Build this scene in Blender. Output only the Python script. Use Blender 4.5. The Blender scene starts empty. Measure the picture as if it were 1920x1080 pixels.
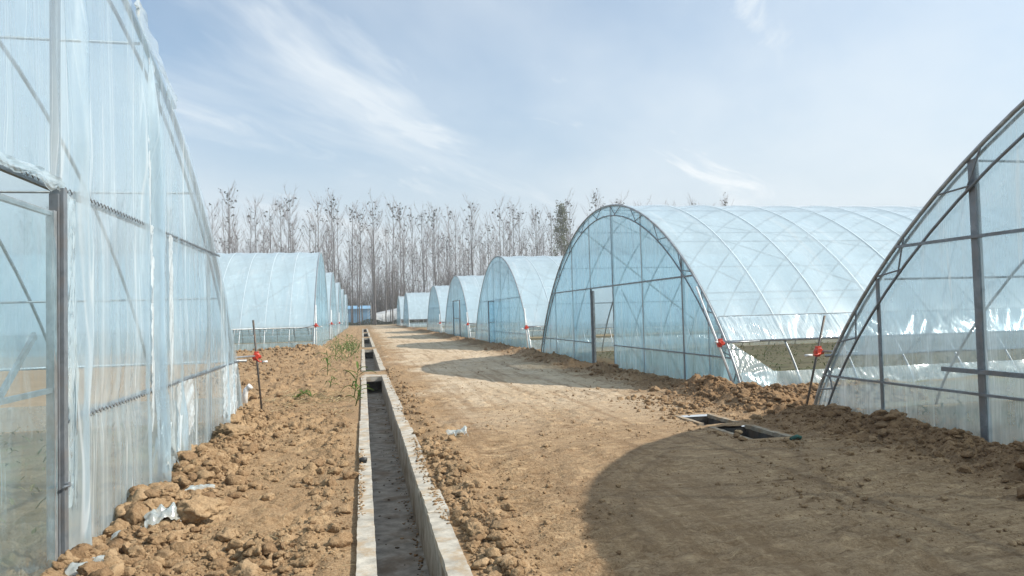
import bpy, bmesh, math, random
import numpy as np
from mathutils import Matrix, Vector

SC = bpy.context.scene
COL = SC.collection
PI = math.pi
rnd = random.Random(11)

# ------------------------------------------------------------------ camera
CAM_H = 1.55
cam_d = bpy.data.cameras.new('camera')
cam = bpy.data.objects.new('camera', cam_d)
COL.objects.link(cam)
cam_d.sensor_width = 36.0
cam_d.lens = 1350.0 / 1920.0 * 36.0
cam_d.clip_start = 0.05
cam_d.clip_end = 5000.0
_pitch, _yaw, _roll = math.radians(2.063), math.radians(11.766), math.radians(1.5)
_w = Vector((math.sin(_yaw) * math.cos(_pitch), math.cos(_yaw) * math.cos(_pitch), math.sin(_pitch)))
_r = Vector((math.cos(_yaw), -math.sin(_yaw), 0))
_u = _r.cross(_w)
_cx = _r * math.cos(_roll) - _u * math.sin(_roll)
_cy = _r * math.sin(_roll) + _u * math.cos(_roll)
cam.matrix_world = Matrix(((_cx.x, _cy.x, -_w.x, 0), (_cx.y, _cy.y, -_w.y, 0), (_cx.z, _cy.z, -_w.z, CAM_H), (0, 0, 0, 1)))
SC.camera = cam

# ------------------------------------------------------------------ sun and sky
SUN_DIR = Vector((1.12, -0.35, 1.0)).normalized()           # towards the sun
sun_d = bpy.data.lights.new('sun', 'SUN')
sun_d.energy = 5.0
sun_d.angle = math.radians(0.6)
sun_d.color = (1.0, 0.94, 0.84)
sun = bpy.data.objects.new('sun', sun_d)
COL.objects.link(sun)
sun.rotation_euler = SUN_DIR.to_track_quat('Z', 'Y').to_euler()
SUN_EL = math.asin(SUN_DIR.z)
SUN_AZ = math.atan2(SUN_DIR.x, SUN_DIR.y)                   # clockwise from +Y

SKY_STRENGTH = 0.138
world = bpy.data.worlds.new('World')
SC.world = world
world.use_nodes = True
nt = world.node_tree
for n in list(nt.nodes):
    nt.nodes.remove(n)


class NT:
    """small helper for writing node trees"""
    def __init__(s, tree):
        s.t = tree

    def n(s, kind, props=None, **ins):
        nd = s.t.nodes.new(kind)
        for k, v in (props or {}).items():
            setattr(nd, k, v)
        for k, v in ins.items():
            key = int(k[1:]) if k[0] == '_' and k[1:].isdigit() else k.replace('_', ' ')
            s.put(nd.inputs[key], v)
        return nd

    def put(s, sock, v):
        if isinstance(v, bpy.types.NodeSocket):
            s.t.links.new(v, sock)
        elif isinstance(v, bpy.types.Node):
            s.t.links.new(v.outputs[0], sock)
        else:
            sock.default_value = v

    def math(s, op, a, b=0.0, c=0.0, clamp=False):
        nd = s.t.nodes.new('ShaderNodeMath')
        nd.operation = op
        nd.use_clamp = clamp
        s.put(nd.inputs[0], a)
        s.put(nd.inputs[1], b)
        s.put(nd.inputs[2], c)
        return nd.outputs[0]

    def ramp(s, fac, stops, interp='LINEAR'):
        nd = s.t.nodes.new('ShaderNodeValToRGB')
        s.put(nd.inputs[0], fac)
        cr = nd.color_ramp
        cr.interpolation = interp
        while len(cr.elements) < len(stops):
            cr.elements.new(0.5)
        for e, (p, c) in zip(cr.elements, stops):
            e.position = p
            e.color = c if len(c) == 4 else (*c, 1)
        return nd.outputs[0]

    def mapr(s, v, a, b, c, d, smooth=False):
        nd = s.t.nodes.new('ShaderNodeMapRange')
        if smooth:
            nd.interpolation_type = 'SMOOTHSTEP'
        for i, q in enumerate((v, a, b, c, d)):
            s.put(nd.inputs[i], q)
        return nd.outputs[0]

    def mix(s, fac, a, b, mode='MIX'):
        nd = s.t.nodes.new('ShaderNodeMix')
        nd.data_type = 'RGBA'
        nd.blend_type = mode
        s.put(nd.inputs[0], fac)
        s.put(nd.inputs[6], a if not isinstance(a, tuple) or len(a) == 4 else (*a, 1))
        s.put(nd.inputs[7], b if not isinstance(b, tuple) or len(b) == 4 else (*b, 1))
        return nd.outputs[2]

    def noise(s, vec, scale, detail=3.0, rough=0.5, dist=0.0, out=0):
        nd = s.t.nodes.new('ShaderNodeTexNoise')
        s.put(nd.inputs['Vector'], vec)
        nd.inputs['Scale'].default_value = scale
        nd.inputs['Detail'].default_value = detail
        nd.inputs['Roughness'].default_value = rough
        nd.inputs['Distortion'].default_value = dist
        return nd.outputs[out]

    def mapping(s, vec, scale=(1, 1, 1), rot=(0, 0, 0), loc=(0, 0, 0)):
        nd = s.t.nodes.new('ShaderNodeMapping')
        s.put(nd.inputs[0], vec)
        nd.inputs[1].default_value = loc
        nd.inputs[2].default_value = rot
        nd.inputs[3].default_value = scale
        return nd.outputs[0]


k = NT(nt)
sky = k.n('ShaderNodeTexSky', {'sky_type': 'NISHITA'})
sky.sun_disc = False
sky.sun_elevation = SUN_EL
sky.sun_rotation = SUN_AZ
sky.altitude = 50
sky.air_density = 1.0
sky.dust_density = 1.6
sky.ozone_density = 1.0
tc = k.n('ShaderNodeTexCoord')
sep = k.n('ShaderNodeSeparateXYZ', _0=tc.outputs['Generated'])
zz = k.math('ADD', k.math('MAXIMUM', sep.outputs[2], 0.0), 0.16)
px = k.math('DIVIDE', sep.outputs[0], zz)
py = k.math('DIVIDE', sep.outputs[1], zz)
SKX, SHX = 0.4, 3.7
comb = k.n('ShaderNodeCombineXYZ', _0=px, _1=py, _2=0.0)
# cirrus: long combed streaks over broad thin sheets
warp = k.noise(k.mapping(comb, (0.5, 0.5, 0.5)), 1.0, 3, 0.5, out=1)
wv = k.n('ShaderNodeVectorMath', {'operation': 'MULTIPLY_ADD'}, _0=warp, _1=(0.55, 0.55, 0), _2=comb.outputs[0]).outputs[0]
wr = k.mapping(wv, (1, 1, 1), (0, 0, math.radians(43)))
streak = k.noise(k.mapping(wr, (1.9, 0.5, 1), loc=(SKX, 0.7, 0)), 1.0, 6, 0.57, 0.2)
sheet = k.noise(k.mapping(wr, (0.5, 0.26, 1), loc=(SHX, 1.2, 0)), 1.0, 6, 0.58, 0.2)
c1 = k.mapr(streak, 0.43, 0.74, 0.0, 1.0, True)
fine_w = k.noise(k.mapping(wr, (4.6, 1.5, 1), loc=(2.2, 5.1, 0)), 1.0, 6, 0.62, 0.5)
c1 = k.math('ADD', c1, k.mapr(fine_w, 0.52, 0.76, 0.0, 0.7, True), clamp=True)
c2 = k.mapr(sheet, 0.32, 0.66, 0.04, 0.95, True)
cl = k.math('MAXIMUM', k.math('MULTIPLY', c1, k.math('ADD', k.math('MULTIPLY', c2, 0.7), 0.5)), k.math('MULTIPLY', c2, 0.62), clamp=True)
# thin haze layer low over the horizon
low = k.mapr(sep.outputs[2], 0.0, 0.44, 0.90, 0.0, True)
skyc = k.mix(k.math('MULTIPLY', low, 1.0, clamp=True), k.mix(1.0, sky.outputs[0], (1.02, 1.17, 1.16), 'MULTIPLY'), (4.05, 4.6, 5.1))
cloudc = k.mix(cl, skyc, (5.9, 6.3, 6.55))
bg = k.n('ShaderNodeBackground', Color=cloudc, Strength=SKY_STRENGTH)
k.n('ShaderNodeOutputWorld', Surface=bg)

SC.view_settings.view_transform = 'Standard'
SC.view_settings.look = 'None'
SC.view_settings.exposure = 0.2
SC.view_settings.gamma = 1.0
SC.view_settings.use_curve_mapping = False
SC.render.engine = 'CYCLES'
SC.cycles.max_bounces = 10
SC.cycles.diffuse_bounces = 3
SC.cycles.glossy_bounces = 3
SC.cycles.transmission_bounces = 5
SC.cycles.transparent_max_bounces = 40
SC.cycles.volume_bounces = 0
SC.cycles.use_denoising = True
SC.cycles.caustics_reflective = False
SC.cycles.caustics_refractive = False
SC.cycles.sample_clamp_indirect = 6.0


# ------------------------------------------------------------------ materials
def mat(name):
    m = bpy.data.materials.new(name)
    m.use_nodes = True
    for n in list(m.node_tree.nodes):
        m.node_tree.nodes.remove(n)
    return m, NT(m.node_tree)


def simple(name, col, rough=0.6, metal=0.0, var=0.12, scale=8.0, bump=0.0, spec=0.4, dirt=None):
    m, k = mat(name)
    geo = k.n('ShaderNodeNewGeometry')
    nz = k.noise(geo.outputs['Position'], scale, 5, 0.6)
    lo = tuple(c * (1 - var * 1.6) for c in col)
    hi = tuple(min(1, c * (1 + var * 1.2)) for c in col)
    c = k.ramp(nz, [(0.3, lo), (0.7, hi)])
    if dirt:
        nd = k.noise(geo.outputs['Position'], dirt[1], 4, 0.65)
        c = k.mix(k.mapr(nd, 0.46, 0.64, 0.0, dirt[2], True), c, dirt[0])
    b = k.n('ShaderNodeBsdfPrincipled', Base_Color=c, Roughness=rough, Metallic=metal)
    b.inputs['Specular IOR Level'].default_value = spec
    if bump:
        bp = k.n('ShaderNodeBump', Strength=bump, Distance=0.02, Height=nz)
        k.put(b.inputs['Normal'], bp.outputs[0])
    k.n('ShaderNodeOutputMaterial', Surface=b)
    return m


def soil_material(name, clod=False):
    m, k = mat(name)
    geo = k.n('ShaderNodeNewGeometry')
    P = geo.outputs['Position']
    sp = k.n('ShaderNodeSeparateXYZ', _0=P)
    X, Y = sp.outputs[0], sp.outputs[1]
    big = k.noise(P, 0.55, 5, 0.6)
    mid = k.noise(P, 3.2, 7, 0.68)
    fine = k.noise(P, 30.0, 6, 0.72)
    vor = k.n('ShaderNodeTexVoronoi', {'feature': 'F1'}, Scale=34.0)
    k.put(vor.inputs['Vector'], k.n('ShaderNodeVectorMath', {'operation': 'MULTIPLY_ADD'}, _0=k.noise(P, 22.0, 3, 0.6, out=1), _1=(0.05, 0.05, 0.05), _2=P).outputs[0])
    crumb = k.math('SUBTRACT', 1.0, k.mapr(vor.outputs['Distance'], 0.0, 0.75, 0.0, 1.0), clamp=True)
    c = k.ramp(mid, [(0.28, (0.195, 0.122, 0.064)), (0.5, (0.305, 0.2, 0.11)), (0.72, (0.41, 0.282, 0.163))])
    c = k.mix(k.mapr(fine, 0.45, 0.72, 0.0, 0.6), c, (0.48, 0.355, 0.22))
    c = k.mix(k.mapr(fine, 0.48, 0.28, 0.0, 0.75), c, (0.135, 0.08, 0.043))
    c = k.mix(k.mapr(big, 0.42, 0.62, 0.0, 0.4, True), c, (0.25, 0.162, 0.09))
    grit = k.noise(P, 85.0, 3, 0.7)
    c = k.mix(k.mapr(grit, 0.5, 0.3, 0.0, 0.55), c, (0.13, 0.08, 0.044))
    c = k.mix(k.mapr(grit, 0.58, 0.75, 0.0, 0.6), c, (0.53, 0.385, 0.235))
    hgt = k.math('ADD', k.math('ADD', k.math('ADD', k.math('MULTIPLY', grit, 0.22), k.math('MULTIPLY', fine, 0.55)), k.math('MULTIPLY', mid, 0.9)), k.math('MULTIPLY', crumb, 0.28))
    if clod:
        # every lump dried differently
        rpi = geo.outputs['Random Per Island']
        c = k.mix(k.mapr(rpi, 0.0, 0.35, 0.6, 0.0), c, (0.165, 0.098, 0.053))
        c = k.mix(k.mapr(rpi, 0.75, 1.0, 0.0, 0.5), c, (0.45, 0.32, 0.195))
    damp_shade = k.math('MULTIPLY', k.mapr(k.math('ADD', X, k.math('MULTIPLY', k.math('SUBTRACT', big, 0.5), 2.5)), 4.3, 5.9, 0, 1, True), k.mapr(X, 7.2, 8.2, 1, 0, True))  # moist soil by the right row, with some of the row's shadow painted in
    c = k.mix(k.math('MULTIPLY', damp_shade, 0.5), c, (0.175, 0.103, 0.054))
    if not clod:
        # packed pale wheel track in the middle of the road, combed across by a grader blade
        ed = k.math('ADD', X, k.math('MULTIPLY', k.math('SUBTRACT', big, 0.5), 3.2))
        road = k.math('MULTIPLY', k.mapr(ed, 1.0, 2.0, 0, 1, True), k.mapr(ed, 4.6, 5.9, 1, 0, True))
        far = k.mapr(Y, 8.0, 14.0, 0.1, 1.0, True)
        road = k.math('MULTIPLY', road, far)
        st = k.noise(k.mapping(P, (3.4, 10.0, 1), (0, 0, math.radians(-9))), 1.0, 7, 0.74, 1.2)
        st2 = k.noise(k.mapping(P, (5.0, 0.22, 1), (0, 0, math.radians(2))), 1.0, 5, 0.62, 0.5)
        pale = k.mix(k.mapr(big, 0.35, 0.65, 0, 1), (0.46, 0.36, 0.25), (0.62, 0.52, 0.39))
        pale = k.mix(k.mapr(st, 0.35, 0.6, 0.3, 0), pale, (0.36, 0.255, 0.155))
        c = k.mix(k.math('MULTIPLY', road, 0.9), c, pale)
        onroad = k.math('MULTIPLY', k.mapr(X, 0.8, 1.3, 0, 1, True), k.mapr(X, 5.2, 6.2, 1, 0, True))
        c = k.mix(k.math('MULTIPLY', k.mapr(st, 0.53, 0.64, 0, 0.75, True), onroad), c, (0.49, 0.35, 0.21))
        c = k.mix(k.math('MULTIPLY', k.mapr(st, 0.47, 0.34, 0, 0.75, True), onroad), c, (0.15, 0.09, 0.048))
        c = k.mix(k.math('MULTIPLY', k.mapr(st2, 0.50, 0.64, 0, 0.5, True), onroad), c, (0.22, 0.14, 0.078))
        # moist weedy beds inside the tunnels and the fields behind
        weed = k.noise(P, 1.4, 6, 0.7)
        fieldc = k.ramp(weed, [(0.3, (0.11, 0.105, 0.06)), (0.5, (0.28, 0.215, 0.135)), (0.7, (0.19, 0.20, 0.10))])
        fm = k.math('MAXIMUM', k.mapr(X, 7.2, 8.4, 0, 1, True),
                    k.math('MAXIMUM', k.math('MULTIPLY', k.mapr(X, -1.95, -2.25, 0, 1, True), k.mapr(Y, 12.5, 11.6, 0, 1, True)),
                           k.math('MULTIPLY', k.mapr(X, -2.4, -3.4, 0, 1, True), k.mapr(Y, 31.0, 33.5, 0, 1, True))))
        fm = k.math('MAXIMUM', fm, k.mapr(Y, 135, 142, 0, 1, True))
        c = k.mix(k.math('MULTIPLY', fm, 0.94), c, fieldc)
        hgt = k.math('ADD', hgt, k.math('MULTIPLY', k.math('MULTIPLY', st, onroad), 1.3))
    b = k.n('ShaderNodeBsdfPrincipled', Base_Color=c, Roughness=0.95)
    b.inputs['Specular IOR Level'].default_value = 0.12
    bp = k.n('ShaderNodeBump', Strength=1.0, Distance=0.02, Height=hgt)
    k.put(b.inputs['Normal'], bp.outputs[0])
    k.n('ShaderNodeOutputMaterial', Surface=b)
    return m


def film_material(name, op_lo, op_hi, tint, scale=(1.0, 22.0, 0.55), gloss=1.0, rough=0.16, bump=0.35, trans=(0.86, 0.94, 0.985), streaks=0.5):
    """polythene greenhouse film: part clear, part milky, with gathers and a gloss"""
    m, k = mat(name)
    tcn = k.n('ShaderNodeTexCoord')
    O = tcn.outputs['Object']
    v = k.mapping(O, scale)
    n1 = k.noise(v, 1.0, 4, 0.55, 0.3)                       # gathers
    vb = k.mapping(O, tuple(q * 0.28 if q > 1 else q * 0.9 for q in scale), (0.03, 0, 0), (3.1, 1.7, 0.4))
    nb = k.noise(vb, 1.0, 3, 0.5, 0.4)                       # slack and taut stretches
    vl = k.mapping(O, tuple(q * 0.75 if q > 1 else q * 0.8 for q in scale), (-0.03, 0.02, 0), (0.3, 5.7, 2.4))
    nl = k.noise(vl, 1.0, 2, 0.5, 0.6)
    line = k.mapr(k.math('ABSOLUTE', k.math('SUBTRACT', nl, 0.5)), 0.0, 0.02, 1.0, 0.0, True)   # doubled creases
    dirt = k.noise(O, 1.3, 5, 0.65)
    loose = k.mapr(nb, 0.38, 0.66, 0.0, 1.0, True)
    f = k.math('ADD', k.math('MULTIPLY', k.mapr(n1, 0.34, 0.70, 0, 1, True), k.math('ADD', k.math('MULTIPLY', loose, 0.40), 0.08)),
               k.math('MULTIPLY', line, k.math('MULTIPLY', loose, streaks)))
    f = k.math('ADD', f, k.math('MULTIPLY', loose, 0.2), clamp=True)
    op = k.mapr(f, 0.0, 1.0, op_lo, op_hi)
    op = k.math('ADD', op, k.mapr(dirt, 0.45, 0.75, -0.02, 0.05), clamp=True)
    bp = k.n('ShaderNodeBump', Strength=bump, Distance=0.03, Height=n1)
    oz = k.n('ShaderNodeSeparateXYZ', _0=O).outputs[2]
    mud = k.math('MULTIPLY', k.mapr(oz, 0.5, 0.05, 0.0, 1.0, True), k.mapr(k.noise(O, 7.0, 5, 0.7), 0.45, 0.7, 0.0, 0.55, True))
    stain = k.math('MULTIPLY', k.mapr(k.noise(k.mapping(O, (2.2, 2.2, 0.5)), 1.0, 5, 0.7), 0.52, 0.72, 0.0, 0.16, True), 1.0)
    op = k.math('ADD', op, k.math('ADD', k.math('MULTIPLY', mud, 0.4), stain), clamp=True)
    tcol = k.mix(k.mapr(f, 0.35, 1.0, 0.0, 0.75), tint, (0.90, 0.95, 0.97))
    tcol = k.mix(mud, tcol, (0.40, 0.28, 0.165))      # film doubled over itself is whiter
    dif = k.n('ShaderNodeBsdfDiffuse', Color=tcol, Normal=bp.outputs[0])
    trl = k.n('ShaderNodeBsdfTranslucent', Color=tcol, Normal=bp.outputs[0])
    milky = k.n('ShaderNodeMixShader', _0=0.44, _1=dif.outputs[0], _2=trl.outputs[0])
    clear = k.n('ShaderNodeBsdfTransparent', Color=(*trans, 1))
    base = k.n('ShaderNodeMixShader', _0=op, _1=clear.outputs[0], _2=milky.outputs[0])
    lw = k.n('ShaderNodeLayerWeight', Blend=0.5, Normal=bp.outputs[0])      # Schlick term for a thin sheet, same from both sides
    fr = k.math('ADD', 0.06, k.math('MULTIPLY', k.math('POWER', lw.outputs['Facing'], 4.0), 0.5))
    gl = k.n('ShaderNodeBsdfGlossy', Color=(1, 1, 1, 1), Roughness=rough, Normal=bp.outputs[0])
    fin = k.n('ShaderNodeMixShader', _0=k.math('MULTIPLY', fr, gloss, clamp=True), _1=base.outputs[0], _2=gl.outputs[0])
    k.n('ShaderNodeOutputMaterial', Surface=fin)
    return m


def leaf_material(name, c1, c2):
    m, k = mat(name)
    geo = k.n('ShaderNodeNewGeometry')
    nz = k.noise(geo.outputs['Position'], 3.0, 2, 0.5)
    c = k.ramp(nz, [(0.35, c1), (0.65, c2)])
    d = k.n('ShaderNodeBsdfDiffuse', Color=c)
    t = k.n('ShaderNodeBsdfTranslucent', Color=c)
    mx = k.n('ShaderNodeMixShader', _0=0.3, _1=d.outputs[0], _2=t.outputs[0])
    k.n('ShaderNodeOutputMaterial', Surface=mx)
    return m


BLUE = (0.50, 0.78, 0.90)
M = {}
M['soil'] = soil_material('soil')
M['clod'] = soil_material('clod_soil', True)
M['film_end'] = film_material('film_end', 0.42, 0.84, (0.46, 0.79, 0.95), (1, 13, 0.30), trans=(0.76, 0.89, 0.98), bump=0.25)
M['film_far'] = film_material('film_far', 0.50, 0.78, (0.50, 0.78, 0.92), (1, 5, 0.3), trans=(0.78, 0.92, 0.98), streaks=0.25)
M['film_l1'] = film_material('film_gathered', 0.27, 0.72, (0.71, 0.84, 0.91), (1, 9, 0.25), 1.3, 0.12, 0.4, trans=(0.80, 0.89, 0.95), streaks=0.8)
M['film_g1'] = film_material('film_new', 0.26, 0.66, (0.72, 0.87, 0.95), (1, 12, 0.30), 1.0, 0.12, 0.25, trans=(0.86, 0.945, 0.99), streaks=1.0)
M['film_door'] = film_material('film_door', 0.12, 0.45, (0.60, 0.82, 0.90), (1, 7, 0.9), 1.1, 0.12, 0.3, trans=(0.84, 0.93, 0.97))
M['film_roof'] = film_material('film_roof', 0.60, 0.76, (0.70, 0.86, 0.945), (6, 0.5, 0.5), 1.0, 0.26, 0.15, trans=(0.85, 0.94, 0.985), streaks=0.15)
M['film_side'] = film_material('film_side', 0.40, 0.88, (0.80, 0.90, 0.93), (20, 1, 0.6), 1.4, 0.14, 0.6, streaks=0.7)
M['film_skirt'] = film_material('film_skirt', 0.30, 0.7, (0.66, 0.82, 0.87), (12, 2, 2.2), 1.2, 0.16, 0.5)
M['film_fold'] = film_material('film_fold', 0.62, 0.98, (0.90, 0.95, 0.97), (1, 30, 0.5), 1.2, 0.2, 0.3, streaks=0.9)
M['scrap'] = film_material('scrap_film', 0.55, 0.9, (0.74, 0.82, 0.82), (12, 12, 12), 1.5, 0.16, 0.4)
M['steel'] = simple('galvanised_steel', (0.36, 0.385, 0.40), 0.42, 0.55, 0.18, 14, 0.0, 0.5, ((0.22, 0.19, 0.15), 5.0, 0.4))
M['steel_dark'] = simple('weathered_steel', (0.21, 0.235, 0.26), 0.5, 0.45, 0.2, 12, 0, 0.5, ((0.16, 0.12, 0.09), 6.0, 0.4))
M['pole_dark'] = simple('dark_pipe', (0.085, 0.08, 0.075), 0.55, 0.3, 0.2, 10, 0, 0.5, ((0.2, 0.13, 0.08), 9.0, 0.6))
M['white_pipe'] = simple('white_pipe', (0.74, 0.76, 0.76), 0.4, 0.0, 0.06, 9, 0, 0.5, ((0.4, 0.34, 0.26), 7.0, 0.3))
M['band'] = simple('pressing_band', (0.66, 0.76, 0.81), 0.5, 0.0, 0.05, 9)
M['red'] = simple('red_enamel', (0.58, 0.045, 0.022), 0.38, 0.0, 0.12, 30, 0, 0.5, ((0.35, 0.2, 0.12), 25.0, 0.25))
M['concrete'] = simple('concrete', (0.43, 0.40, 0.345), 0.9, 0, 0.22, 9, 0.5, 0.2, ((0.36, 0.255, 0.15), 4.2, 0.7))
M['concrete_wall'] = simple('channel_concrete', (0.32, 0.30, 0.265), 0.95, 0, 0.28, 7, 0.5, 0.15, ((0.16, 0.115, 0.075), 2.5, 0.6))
M['pit_wall'] = simple('shaded_pit_concrete', (0.075, 0.07, 0.065), 0.9, 0, 0.3, 7, 0.5, 0.2, ((0.14, 0.095, 0.06), 2.5, 0.5))  # shade inside the pit painted in as a near-black base colour
M['rim'] = simple('muddy_concrete', (0.33, 0.28, 0.215), 0.95, 0, 0.25, 9, 0.5, 0.15, ((0.27, 0.18, 0.10), 6.0, 0.9))
M['bark'] = simple('poplar_bark', (0.15, 0.135, 0.13), 0.9, 0, 0.25, 3)
M['twig'] = simple('poplar_twigs', (0.27, 0.235, 0.235), 0.9, 0, 0.2, 1)
M['leaf_dark'] = leaf_material('poplar_leaf', (0.03, 0.034, 0.02), (0.06, 0.06, 0.036))
M['leaf_green'] = leaf_material('cedar_leaf', (0.05, 0.065, 0.03), (0.16, 0.165, 0.075))
M['grass'] = leaf_material('maize_leaf', (0.075, 0.14, 0.035), (0.16, 0.22, 0.07))
M['straw'] = leaf_material('dry_straw', (0.38, 0.30, 0.17), (0.55, 0.46, 0.30))
M['brush'] = simple('brushwood', (0.13, 0.105, 0.08), 0.95, 0, 0.3, 2)
M['blue_sheet'] = simple('blue_sheet', (0.24, 0.48, 0.72), 0.5, 0, 0.15, 0.8)
M['white_sheet'] = simple('white_sheet', (0.60, 0.63, 0.64), 0.6, 0, 0.1, 0.8)
M['rubber'] = simple('black_rubber', (0.02, 0.02, 0.02), 0.5, 0, 0.2, 20)
M['hedge'] = leaf_material('hedge_leaf', (0.03, 0.045, 0.02), (0.075, 0.09, 0.045))


# ------------------------------------------------------------------ mesh helpers
class MB:
    def __init__(s):
        s.v = []
        s.f = []

    def add(s, verts, faces):
        o = len(s.v)
        s.v.extend([tuple(map(float, p)) for p in verts])
        s.f.extend([tuple(i + o for i in f) for f in faces])

    def box(s, a, b):
        (x0, y0, z0), (x1, y1, z1) = a, b
        vs = [(x0, y0, z0), (x1, y0, z0), (x1, y1, z0), (x0, y1, z0), (x0, y0, z1), (x1, y0, z1), (x1, y1, z1), (x0, y1, z1)]
        s.add(vs, [(3, 2, 1, 0), (4, 5, 6, 7), (0, 1, 5, 4), (1, 2, 6, 5), (2, 3, 7, 6), (3, 0, 4, 7)])

    def tube(s, pts, r, sides=6, caps=True):
        pts = [Vector(p) for p in pts]
        n = len(pts)
        rr = r if isinstance(r, (list, tuple)) else [r] * n
        t0 = (pts[1] - pts[0]).normalized()
        ref = Vector((0, 0, 1)) if abs(t0.z) < 0.9 else Vector((1, 0, 0))
        vs, fs = [], []
        for i in range(n):
            t = (pts[min(i + 1, n - 1)] - pts[max(i - 1, 0)]).normalized()
            a = t.cross(ref)
            if a.length < 1e-5:
                a = t.cross(Vector((0, 1, 0)))
            a.normalize()
            b = t.cross(a)
            ref = -b if False else ref
            for j in range(sides):
                q = 2 * PI * j / sides
                vs.append(pts[i] + (a * math.cos(q) + b * math.sin(q)) * rr[i])
        for i in range(n - 1):
            for j in range(sides):
                j2 = (j + 1) % sides
                fs.append((i * sides + j, i * sides + j2, (i + 1) * sides + j2, (i + 1) * sides + j))
        if caps:
            fs.append(tuple(range(sides))[::-1])
            fs.append(tuple((n - 1) * sides + j for j in range(sides)))
        s.add(vs, fs)

    def bar(s, p, q, w, h):
        """rectangular bar from p to q, w across and h high"""
        p, q = Vector(p), Vector(q)
        t = (q - p).normalized()
        up = Vector((0, 0, 1)) if abs(t.z) < 0.95 else Vector((1, 0, 0))
        a = t.cross(up).normalized() * (w / 2)
        b = t.cross(a).normalized() * (h / 2)
        vs = [p - a - b, p + a - b, p + a + b, p - a + b, q - a - b, q + a - b, q + a + b, q - a + b]
        s.add(vs, [(3, 2, 1, 0), (4, 5, 6, 7), (0, 1, 5, 4), (1, 2, 6, 5), (2, 3, 7, 6), (3, 0, 4, 7)])

    def mesh(s, name, smooth=False):
        me = bpy.data.meshes.new(name)
        me.from_pydata(s.v, [], s.f)
        me.update()
        bm = bmesh.new()
        bm.from_mesh(me)
        bmesh.ops.recalc_face_normals(bm, faces=bm.faces)
        bm.to_mesh(me)
        bm.free()
        if smooth:
            me.polygons.foreach_set('use_smooth', [True] * len(me.polygons))
        return me


def np_mesh(name, V, F, smooth=False):
    """fast mesh from arrays; F is (n,3) or (n,4)"""
    me = bpy.data.meshes.new(name)
    V = np.asarray(V, np.float32)
    F = np.asarray(F, np.int32)
    k_ = F.shape[1]
    me.vertices.add(len(V))
    me.vertices.foreach_set('co', V.ravel())
    me.loops.add(F.size)
    me.loops.foreach_set('vertex_index', F.ravel())
    me.polygons.add(len(F))
    me.polygons.foreach_set('loop_start', np.arange(0, F.size, k_, dtype=np.int32))
    if smooth:
        me.polygons.foreach_set('use_smooth', np.ones(len(F), bool))
    me.update(calc_edges=True)
    me.validate()
    return me


def link(name, me, m=None, parent=None, loc=None, rot=None):
    o = bpy.data.objects.new(name, me)
    COL.objects.link(o)
    if m is not None and me is not None and len(me.materials) == 0:
        me.materials.append(m if not isinstance(m, str) else M[m])
    if parent:
        o.parent = parent
    if loc is not None:
        o.location = loc
    if rot is not None:
        o.rotation_euler = rot
    return o


def tag(o, label, cat, group=None, kind=None):
    if label:
        o['label'] = label
    if cat:
        o['category'] = cat
    if group:
        o['group'] = group
    if kind:
        o['kind'] = kind
    return o


def thing(name, label, cat, loc=(0, 0, 0), rz=0.0, group=None):
    o = bpy.data.objects.new(name, None)
    COL.objects.link(o)
    o.empty_display_size = 0.2
    o.location = loc
    o.rotation_euler = (0, 0, rz)
    return tag(o, label, cat, group)


# ------------------------------------------------------------------ value noise
def _hash(ix, iy, seed):
    h = (ix.astype(np.int64) * 374761393 + iy.astype(np.int64) * 668265263 + seed * 974711) & 0x7fffffff
    h = ((h ^ (h >> 13)) * 1274126177) & 0x7fffffff
    h = (h ^ (h >> 16)) & 0xffff
    return h / 65535.0


def vnoise(x, y, seed=0):
    x, y = np.asarray(x, float), np.asarray(y, float)
    ix, iy = np.floor(x), np.floor(y)
    fx, fy = x - ix, y - iy
    fx, fy = fx * fx * (3 - 2 * fx), fy * fy * (3 - 2 * fy)
    a, b = _hash(ix, iy, seed), _hash(ix + 1, iy, seed)
    c, d = _hash(ix, iy + 1, seed), _hash(ix + 1, iy + 1, seed)
    return (a * (1 - fx) + b * fx) * (1 - fy) + (c * (1 - fx) + d * fx) * fy - 0.5


def fbm(x, y, oct=4, seed=0, gain=0.5):
    t, a, s = 0, 1.0, 1.0
    ang = 0.6
    for i in range(oct):
        t = t + a * vnoise(x * s + i * 17.3, y * s - i * 9.1, seed + i)
        x, y = x * math.cos(ang) - y * math.sin(ang), x * math.sin(ang) + y * math.cos(ang)
        a *= gain
        s *= 2.03
    return t


def sstep(a, b, x):
    t = np.clip((x - a) / (b - a), 0, 1)
    return t * t * (3 - 2 * t)


# ------------------------------------------------------------------ the ground
DITCH = [(0.5, 19.5), (21.3, 36.0), (38.6, 57.0), (60.0, 76.0), (79.0, 104.0)]
DX0, DX1 = 0.05, 0.47          # clear inside of the channel
PITS = [(7.82, 8.82), (9.06, 9.88)]
PX0, PX1 = 4.48, 4.95


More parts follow.
